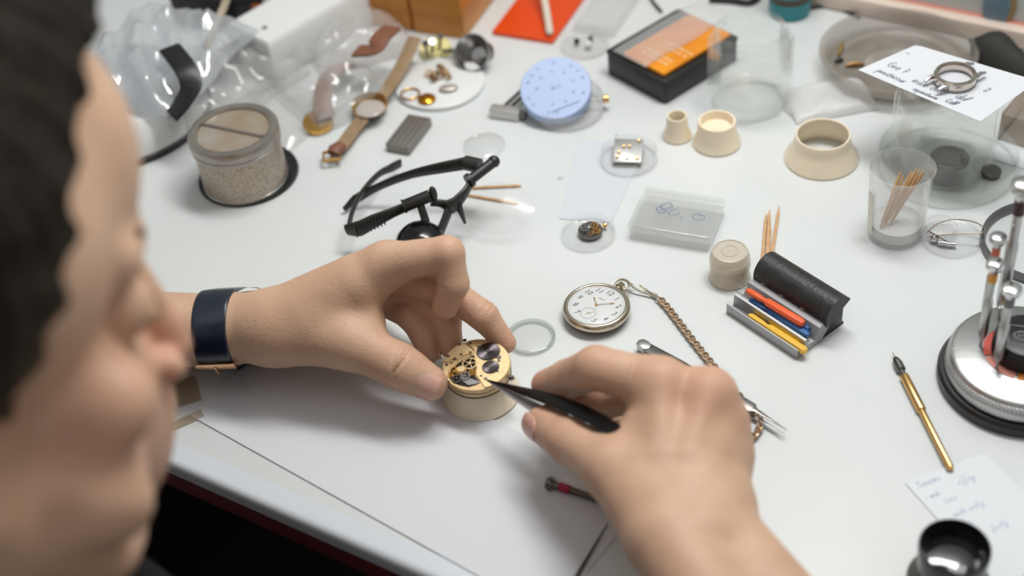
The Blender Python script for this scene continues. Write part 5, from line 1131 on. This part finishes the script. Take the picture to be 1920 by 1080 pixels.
def driver(px, py, H, r, band, lb, capm=STEEL):
    t = thing('watchmaker_screwdriver', lb, 'screwdriver', at(px, py, 21.5), group='screwdrivers in the chrome stand')
    mb = MB(); mb.lathe([(0, 0), (.9, 0), (.9, 6), (r*.75, 8), (r, 12), (r*1.02, H*.55), (r*.78, H*.57), (r*.78, H*.78), (0, H*.78)], 20); mb.build('handle', STEEL, t)
    mb = MB(); mb.cyl(r*.98, H*.77, H*.87, 20, bev=.2); mb.build('colour_band', pbr('band_'+band, band, .4), t)
    mb = MB(); mb.lathe([(0, H*.86), (r*.9, H*.86), (r*1.1, H*.9), (r*1.9, H*.93), (r*2.05, H*.955), (r*1.9, H*.985), (r*1.2, H), (0, H*1.0)], 10 if r < 2.9 else 24); mb.build('swivel_cap', capm, t)
driver(1873, 592, 98, 3.3, '3a1a22', 'tallest screwdriver in the chrome stand, with a dark maroon band')
driver(1838, 650, 64, 2.5, 'e0a030', 'screwdriver with a yellow band at the front left of the chrome stand', CHROME)
driver(1843, 606, 66, 2.4, 'd9705a', 'screwdriver with a salmon band behind the yellow-banded one')
driver(1868, 692, 62, 2.8, '6a6a6e', 'screwdriver with a grey band nearest the camera in the chrome stand', CHROME)
t = thing('round_magnifier', 'round glass disc with a grey steel rim behind the screwdriver stand at the right edge', 'magnifier', at(1958, 462, .1)); mb = MB(); mb.lathe([(35, 0), (38, 0), (38.6, 2), (38, 6), (36.6, 6), (36, 2)], 80, close=True); mb.build('rim', pbr('grey_rim', '6b6c6c', .35, .8), t)
mb = MB(); mb.lathe([(0, 4), (20, 3.6), (36, 2)], 60); mb.build('lens', CLR, t, solid=.6)

# ---------------------------------------------------------------- eye loupe and note at the front right
t = thing('eye_loupe', 'black eye loupe with a shiny lens standing at the bottom right corner', 'loupe', at(1776, 1102, .3))
mb = MB(); mb.lathe([(0, 0), (18.6, 0), (20, 1), (20.2, 6), (18.5, 8), (15.5, 9), (15.2, 17), (15.6, 18)], 64); mb.build('body', pbr('loupe_grey', '4e4d4c', .3), t)
mb = MB(); mb.lathe([(15.2, 17), (16.2, 18), (17.2, 31), (16.9, 33), (15.9, 33.3), (15.4, 32), (14, 24)], 64); mb.build('eyecup', BLKG, t)
mb = MB(); mb.lathe([(0, 26.5), (8, 26), (14.4, 24)], 48); mb.build('lens', pbr('dark_lens', '1a1a1c', .06, spec=.9), t)
c4 = [P(1697, 906, .3), P(1843, 850, .3), P(2010, 1010, .3), P(1880, 1110, .3)]; o0 = c4[0]
n2 = thing('handwritten_note', 'thin bluish white note with faint blue handwriting at the bottom right, partly under the loupe', 'note', o0+np.array([0, 0, .0001]))
def nf2(u, v): p = (c4[0]*(1-u)+c4[1]*u)*(1-v)+(c4[3]*(1-u)+c4[2]*u)*v-o0; return (p[0]*1000, p[1]*1000, .1+.8*math.sin(u*3)*(v > .0)*.2)
mb = MB(); mb.grid(nf2, 10, 10); mb.build('sheet', PAPERB, n2, solid=.35)
a2 = math.atan2(*(c4[1]-c4[0])[[1, 0]]); mb = MB(); M_ = RZ(a2)
for txt, x, y, xh in (('Tressons', 3.5, -6.5, 2.2), ('- meh', 3, -15, 1.9), ('effay', 24, -13.5, 2.4), ('Leiss', 11, -21, 2), ('meth watky', 10, -30.5, 2), ('ko', 12, -38, 2), ('finitty', 22, -46, 2)): write(mb, txt, x, y, xh, .45, .03, .16, .3, m=M_)
FI = pbr('faint_ink', '9fa9c4', .6); mb.build('handwriting', FI, n2)
c4b = [P(1048, 410, .3), P(1145, 418, .3), P(1215, 268, .3), P(1086, 262, .3)]; o1 = c4b[0]
n3 = thing('paper_slip', 'faint bluish paper slip lying under the steel-block dish and the small movement', 'paper', o1)
mb = MB(); mb.grid(lambda u, v: tuple(((c4b[0]*(1-u)+c4b[1]*u)*(1-v)+(c4b[3]*(1-u)+c4b[2]*u)*v-o1)*1000*np.array([1, 1, 1])+np.array([0, 0, .1])), 6, 8); mb.build('sheet', pbr('pale_slip', 'ced1d6', .5), n3, solid=.05)
mb = MB(); write(mb, 'des', 3, 42, 2, .3, 0, .12); mb.build('handwriting', FI, n3)
t = thing('watch_crystal', 'faint loose clear crystal lying just behind the magnifier spectacles', 'watch glass', at(908, 274, .2)); mb = MB(); mb.lathe([(14.4, 0), (15, .4), (14.8, 1.2), (10, 3), (0, 4)], 56); mb.build('glass', CLR, t, solid=.4)

# ---------------------------------------------------------------- mesh basket tin
PERF = None
def perf_mat():
    m, N, L = new_mat('perforated_steel'); b = N['Principled BSDF']; tc = N.new('ShaderNodeTexCoord')
    b.inputs['Metallic'].default_value = .75; b.inputs['Roughness'].default_value = .42
    v = N.new('ShaderNodeTexVoronoi'); v.inputs['Scale'].default_value = 800; v.inputs['Randomness'].default_value = .8; L.new(tc.outputs['Object'], v.inputs[0])
    r = N.new('ShaderNodeValToRGB'); L.new(v.outputs['Distance'], r.inputs[0]); r.color_ramp.elements[0].color = (*hexc('63584d'), 1); r.color_ramp.elements[1].color = (*hexc('b3a79a'), 1); r.color_ramp.elements[0].position = .25; r.color_ramp.elements[1].position = .4
    L.new(r.outputs[0], b.inputs['Base Color']); return m
PERF = perf_mat(); TINM = pbr('tin_metal', 'aca59d', .32, .8, var=.15, vscale=60)
LIDG = pbr('stained_lid', 'b3aca3', .4, .4, col2='a8957e', vscale=40)
t = thing('mesh_basket', 'round perforated steel cleaning basket with stained lid, left rear of the bench', 'basket', at(461, 333, 3.2))
mb = MB(); mb.lathe([(0, 0), (29.5, 0), (30, .6), (30, 34)], 80); mb.build('body', PERF, t)
mb = MB(); mb.lathe([(30.2, 31), (31.2, 31.4), (31.2, 33.4), (30.6, 34), (31.2, 34.6), (31.6, 36), (31.6, 41), (30.6, 42.6), (28, 43), (25.6, 42.4), (25, 40.4), (0, 40.2)], 80); ld = mb.build('lid', TINM, t)
mb = MB(); mb.cyl(25, 40.3, 40.6, 60); mb.build('stained_disc', LIDG, ld)
mb = MB(); mb.tube([(-24.5*math.cos(.5), 24.5*math.sin(.5), 41.3), (24.5*math.cos(.5), -24.5*math.sin(.5), 41.3)], 1.1, 8); mb.build('bar', TINM, ld)
mb = MB(); mb.torus(29.6, .9, 64, 8, c=(0, 0, .4)); mb.build('foot_ring', STEEL, t)
t = thing('rubber_ring', 'black rubber ring lying flat around the foot of the mesh basket', 'ring', at(467, 330, .1)); mb = MB(); mb.lathe([(29, 0), (35, 0), (36, 1), (35.4, 3), (33, 3), (32, 2.6), (29, 2.6)], 64, close=True); mb.build('ring', BLK, t)

# ---------------------------------------------------------------- white machine base and plastic bags at the left rear
t = thing('round_machine', 'round white machine base with a black rubber rim, left rear behind the head', 'machine', at(232, 222, .1))
mb = MB(); mb.lathe([(0, 0), (66, 0), (67.5, 1), (67.5, 5), (66, 6)], 96); mb.build('rubber_rim', BLK, t)
mb = MB(); mb.lathe([(66, 5.5), (65.5, 12), (62, 24), (56, 30), (0, 32)], 96); mb.build('housing', WHT, t)
FOIL = clear('crinkled_bag', (.86, .88, .9), .05, .3, (.8, .82, .84), gain=2.2, bump=.8, bscale=30)
crumple('plastic_bag', 'shiny crinkled clear bag lying on the round white machine beside the face', 'plastic bag', 300, 118, 105, 120, 22, -.5, FOIL, 11, 1.5, fq=.11, z=34, nu=70, nv=60)
crumple('plastic_bag', 'large cloudy plastic bag slumped behind the mesh basket', 'plastic bag', 415, 175, 86, 110, 34, -.7, FILM2, 12, 1.2)
crumple('plastic_bag', 'clear bag with a folded watch inside, left of the tan leather watch', 'plastic bag', 610, 165, 70, 105, 22, .55, FILM, 13, 1.1)
crumple('plastic_bag', 'brownish clear bag on top of the heap in front of the wooden blocks', 'plastic bag', 672, 88, 76, 62, 26, .3, FILM2, 14, 1.2)
crumple('plastic_bag', 'flattened milky bag spread between mesh basket and white box', 'plastic bag', 520, 215, 70, 80, 8, .9, FILM2, 15, 1.)
crumple('tissue', 'crumpled thin white tissue behind the largest cream ring', 'tissue', 1552, 190, 62, 40, 9, .1, clear('tissue_film', (.9, .9, .9), .5, .5, (.86, .86, .85)), 16, .9)
LTH = pbr('tan_leather', '9c8262', .55, bump=.3, bscale=400, var=.2, vscale=60); LBR = pbr('brown_leather', '7c4f39', .5, bump=.3, bscale=400); LPK = pbr('taupe_leather', '9b8880', .6, var=.3, vscale=40)
def strapband(mb, pts, w, th=2.):
    leaf(mb, bez(pts, 6), [w]*((len(pts)-1)*6+1), th, (0, 0, 1))
o0 = Vector(Q(690, 210, 5)); t = thing('leather_watch', 'gold wristwatch on a long tan leather strap stretched towards the mesh basket', 'wristwatch', (o0.x/1e3, o0.y/1e3, T+.0065))
f_ = lambda x, y, h: tuple(Vector(Q(x, y, h))-Vector((o0.x, o0.y, 6.5)))
mb = MB(); strapband(mb, [f_(778, 70, 22), f_(760, 110, 14), f_(738, 150, 8), f_(712, 185, 8)], 11); mb.build('strap', LTH, t)
mb = MB(); strapband(mb, [f_(680, 222, 8), f_(662, 245, 5), f_(645, 268, 5), f_(634, 280, 5)], 11); mb.build('strap', LTH, t)
mb = MB(); mb.lathe([(0, 0), (12, 0), (13.5, 2), (13.5, 5), (12.6, 6.5), (0, 6.8)], 40, m=Matrix.Translation(f_(694, 204, 4))); mb.build('case', GOLD, t)
mb = MB(); mb.ball(f_(694, 204, 10.6), 11, 24, (1, 1, .18)); mb.build('crystal', pbr('crystal_grey', 'b5aca4', .15), t)
mb = MB(); mb.tube([f_(640, 272, 8), f_(628, 280, 9), f_(624, 288, 8)], [5, 5.6, 5], 10, flat=.6); mb.build('strap_keeper', LBR, t)
bp_ = Vector(f_(622, 292, 6)); mb = MB(); mb.tube([tuple(bp_+Vector(v)) for v in ((-6, 5, 0), (6, 5, 0), (6, -5, 0), (-6, -5, 0))], 1.3, 8, closed=True); mb.tube([tuple(bp_+Vector((0, -5, 1))), tuple(bp_+Vector((0, 7, 1.5)))], .8, 8); mb.build('buckle', GOLD, t)
o0 = Vector(Q(620, 190, 0)); t = thing('folded_watch', 'wristwatch with a folded taupe strap and gold case inside the clear bag', 'wristwatch', (o0.x/1e3, o0.y/1e3, T+.001)); f_ = lambda x, y, h: tuple(Vector(Q(x, y, h))-Vector((o0.x, o0.y, 1)))
mb = MB(); strapband(mb, [f_(655, 120, 10), f_(625, 135, 18), f_(608, 165, 18), f_(606, 200, 14), f_(612, 222, 8)], 14, 2.4); mb.build('strap', LPK, t)
mb = MB(); mb.lathe([(0, 0), (10, 0), (11.5, 2), (11, 6), (0, 6.4)], 36, m=Matrix.Translation(f_(598, 236, 1)) @ RX(.2)); mb.build('case', GOLD, t)
o0 = Vector(Q(720, 80, 0)); t = thing('leather_strap', 'dark brown leather strap showing through the bag in front of the wooden blocks', 'strap', (o0.x/1e3, o0.y/1e3, T+.001)); f_ = lambda x, y, h: tuple(Vector(Q(x, y, h))-Vector((o0.x, o0.y, 1)))
mb = MB(); strapband(mb, [f_(735, 52, 36), f_(715, 70, 38), f_(700, 92, 34), f_(668, 96, 30)], 15, 3); mb.build('band', LBR, t)
o0 = Vector(Q(340, 150, 0)); t = thing('black_strap', 'black watch strap inside the shiny crinkled bag', 'strap', (o0.x/1e3, o0.y/1e3, T+.03)); f_ = lambda x, y, h: tuple(Vector(Q(x, y, h))-Vector((o0.x, o0.y, 30)))
mb = MB(); strapband(mb, [f_(318, 90, 62), f_(345, 125, 60), f_(358, 160, 52), f_(340, 195, 44), f_(322, 218, 38)], 16, 3); mb.build('band', BLK, t)
# white boxes
t, L_ = boxat('white_box', 'long white plastic box lying behind the plastic bags', 'box', 442, 118, 520, 158, 122, 36, WHT, 4)
mb = MB(); mb.cyl(2.4, 36, 36.3, 16, m=TR(L_*.6, 14)); mb.build('screw_hole', pbr('hole_olive', '6b6a4a', .6), t)
t, L_ = boxat('white_adapter', 'smaller white plastic adapter standing behind the long white box', 'adapter', 505, 60, 570, 72, 46, 34, WHT, 4); mb = MB(); mb.cyl(2.4, 34, 34.3, 16, m=TR(L_*.7, 20)); mb.build('screw_hole', pbr('hole_olive_dark', '6b6a4a', .6), t)
# dark things at the top left
boxat('black_case', 'black case at the top left behind the shiny crinkled bag', 'case', 330, 48, 430, 62, 90, 30, BLK, 3)
boxat('black_case', 'black case at the top, left of the wooden blocks and behind the white adapter', 'case', 435, 48, 560, 46, 90, 26, BLK, 3)
boxat('brown_block', 'small brown wooden block in front of the black cases', 'block', 478, 52, 520, 58, 22, 20, pbr('red_brown', '8a4a1c', .5), 1)
o0 = Vector(Q(380, 70, 0)); t = thing('beige_cable', 'thick beige cable rising out of the cloudy plastic bag', 'cable', (o0.x/1e3, o0.y/1e3, T+.002)); f_ = lambda x, y, h: tuple(Vector(Q(x, y, h))-Vector((o0.x, o0.y, 2)))
mb = MB(); mb.tube(bez([f_(388, 90, 34), f_(398, 60, 42), f_(412, 30, 48), f_(424, 0, 56), f_(430, -40, 70)], 8), 3, 10); mb.build('cable', pbr('beige_rubber', 'b5a890', .5), t)
# bottle, cables
t = thing('teal_bottle', 'teal plastic bottle with a dark band standing behind the octagonal jar', 'bottle', at(1480, 22, .1))
mb = MB(); mb.lathe([(0, 0), (15, 0), (16, 1), (16, 12), (15, 13)], 40); mb.build('base', pbr('teal', '1f7c85', .35), t); mb = MB(); mb.cyl(15.4, 13, 19, 40); mb.build('band', pbr('brown_band', '4a4238', .5), t); mb = MB(); mb.lathe([(15.4, 19), (16, 20), (16, 42), (8, 50), (8, 58), (0, 58)], 40); mb.build('upper_body', pbr('teal_2', '2a8a93', .35), t)
def cable(nm, lb, pts, r, m):
    o0 = Vector(Q(*pts[0])); t = MB(); t.tube(bez([tuple(Vector(Q(*p))-o0) for p in pts], 8), r, 8); o = t.build(nm, m); o.location = (o0.x/1e3, o0.y/1e3, T+o0.z/1e3); tag(o, lb, 'cable'); return o
cable('black_cable', 'black cable curving from the teal bottle towards the large cloudy dish', [(1518, 16, 1.5), (1545, 12, 1.5), (1575, 17, 1.5), (1600, 27, 1.5), (1612, 33, 1.5)], 1.2, BLK)
cable('black_cable', 'short black cable end at the top, left of the orange film', [(1216, -12, 1.5), (1225, 4, 1.5), (1240, 22, 1.5)], 1.3, BLK)
cable('black_cable', 'thick black cable along the very top edge above the orange film', [(1330, -2, 3), (1370, 0, 3), (1405, 4, 3), (1425, -8, 3)], 2.6, BLK)
# large cloudy dish
DD = clear('smoky_dish', (.9, .88, .86), .2, .26, hexc('a59d93'))
t = thing('large_cloudy_dish', 'large round cloudy plastic bowl with grimy bits, behind the handwritten note', 'bowl', at(1680, 130, .1))
mb = MB(); mb.lathe([(0, 0), (44, 0), (50, 3), (54, 14), (56, 16), (56, 17), (52, 17), (50, 14), (46, 4), (0, 2)], 80); mb.build('bowl', DD, t)
mb = MB(); mb.cyl(42, 2.2, 3, 48); mb.build('grime', pbr('grime', '9a948b', .5, col2='77706a', vscale=45), t)
for px, py, sx, m_, lb in ((1578, 92, 13, 'a38a52', 'long ochre scrap at the left inside the large cloudy bowl'), (1572, 115, 4, '2b2622', 'small black scrap at the left inside the large cloudy bowl'), (1603, 122, 10, '8d6a3c', 'bronze pin at the front left inside the large cloudy bowl')):
    mb = MB(); mb.tube([(-sx*.6, -2, 0), (0, .6, 1), (sx*.6, 3, 0)], [1.2, 2, 1.2], 8); o = mb.build('metal_scrap', pbr('scrap_'+m_, m_, .4, .5)); o.location = at(px, py, 5); o.rotation_euler = (0, 0, .8 if sx > 11 else -.5); tag(o, lb, 'scrap')
# pouch, brown box, things on the wall
POU = pbr('black_cloth', '262622', .75, bump=.4, bscale=500)
o0 = Vector(Q(1880, 120, 0)); t = thing('black_pouch', 'soft black cloth pouch with a tied corner behind the handwritten note', 'pouch', (o0.x/1e3, o0.y/1e3, T+.0005))
f_ = lambda x, y, h: np.array(Q(x, y, h))-np.array([o0.x, o0.y, .5])
ff = Field(tuple(f_(1880, 120, 0)-np.array([95, 60, 2])), tuple(f_(1880, 120, 0)+np.array([110, 60, 40])), 1.4)
ff.cone(f_(1818, 74, 13), f_(1838, 86, 12), 1.8, 3, 4); ff.cone(f_(1838, 88, 11), f_(1868, 92, 13), 5, 10, 6); ff.cone(f_(1862, 92, 13), f_(1940, 140, 9), 12, 8, 8); ff.cone(f_(1842, 110, 7), f_(1930, 150, 6), 7, 6, 8); ff.cone(f_(1940, 135, 9), f_(1990, 150, 8), 9, 8, 8)
V, F = ff.mesh(); me = np_mesh('bag', V-np.array([0, 0, T*1000]), F, [POU], t)
t, L_ = boxat('brown_clear_box', 'brown-tinted clear plastic box at the right edge behind the hexagonal jar', 'box', 1868, 262, 1960, 292, 62, 22, clear('brown_tint', (.72, .66, .6), .1, .35, hexc('9c8f83')), 1)
boxat('pale_sheet', 'thin pale sheet under the brown-tinted box at the right edge', 'sheet', 1850, 296, 1960, 330, 78, .6, PAPERB, .1)
# tag hanging on the wall: flat blue grey oval with a tan edge
wn = E2; 
def wallpt(px, py):
    d = W*FPX+RT*(px-960)+UP*(540-py); tt = ((wc-E2*.003)-CAM)@E2/(d@E2); return CAM+d*tt
p = wallpt(1868, 12); t = thing('wall_tag', 'small blue-grey oval tag with a tan edge hanging on the wall at the top right', 'tag', p, BA)
mb = MB(); mb.ball((0, 0, 0), 10, 24, (1, .12, 1.9)); mb.build('disc', pbr('blue_grey', '6f8796', .3), t); mb = MB(); mb.ball((3.5, 1.4, 2), 10.5, 24, (1, .12, 1.8)); mb.build('edge', pbr('tan_edge', '9c8258', .5), t)
mb = MB(); mb.tube([(-1, -1.2, -18), (-1, -1.6, -23), (-3, -1.2, -32)], [1.6, 2.2, 1.2], 10); mb.build('pendant_tip', CHROME, t)
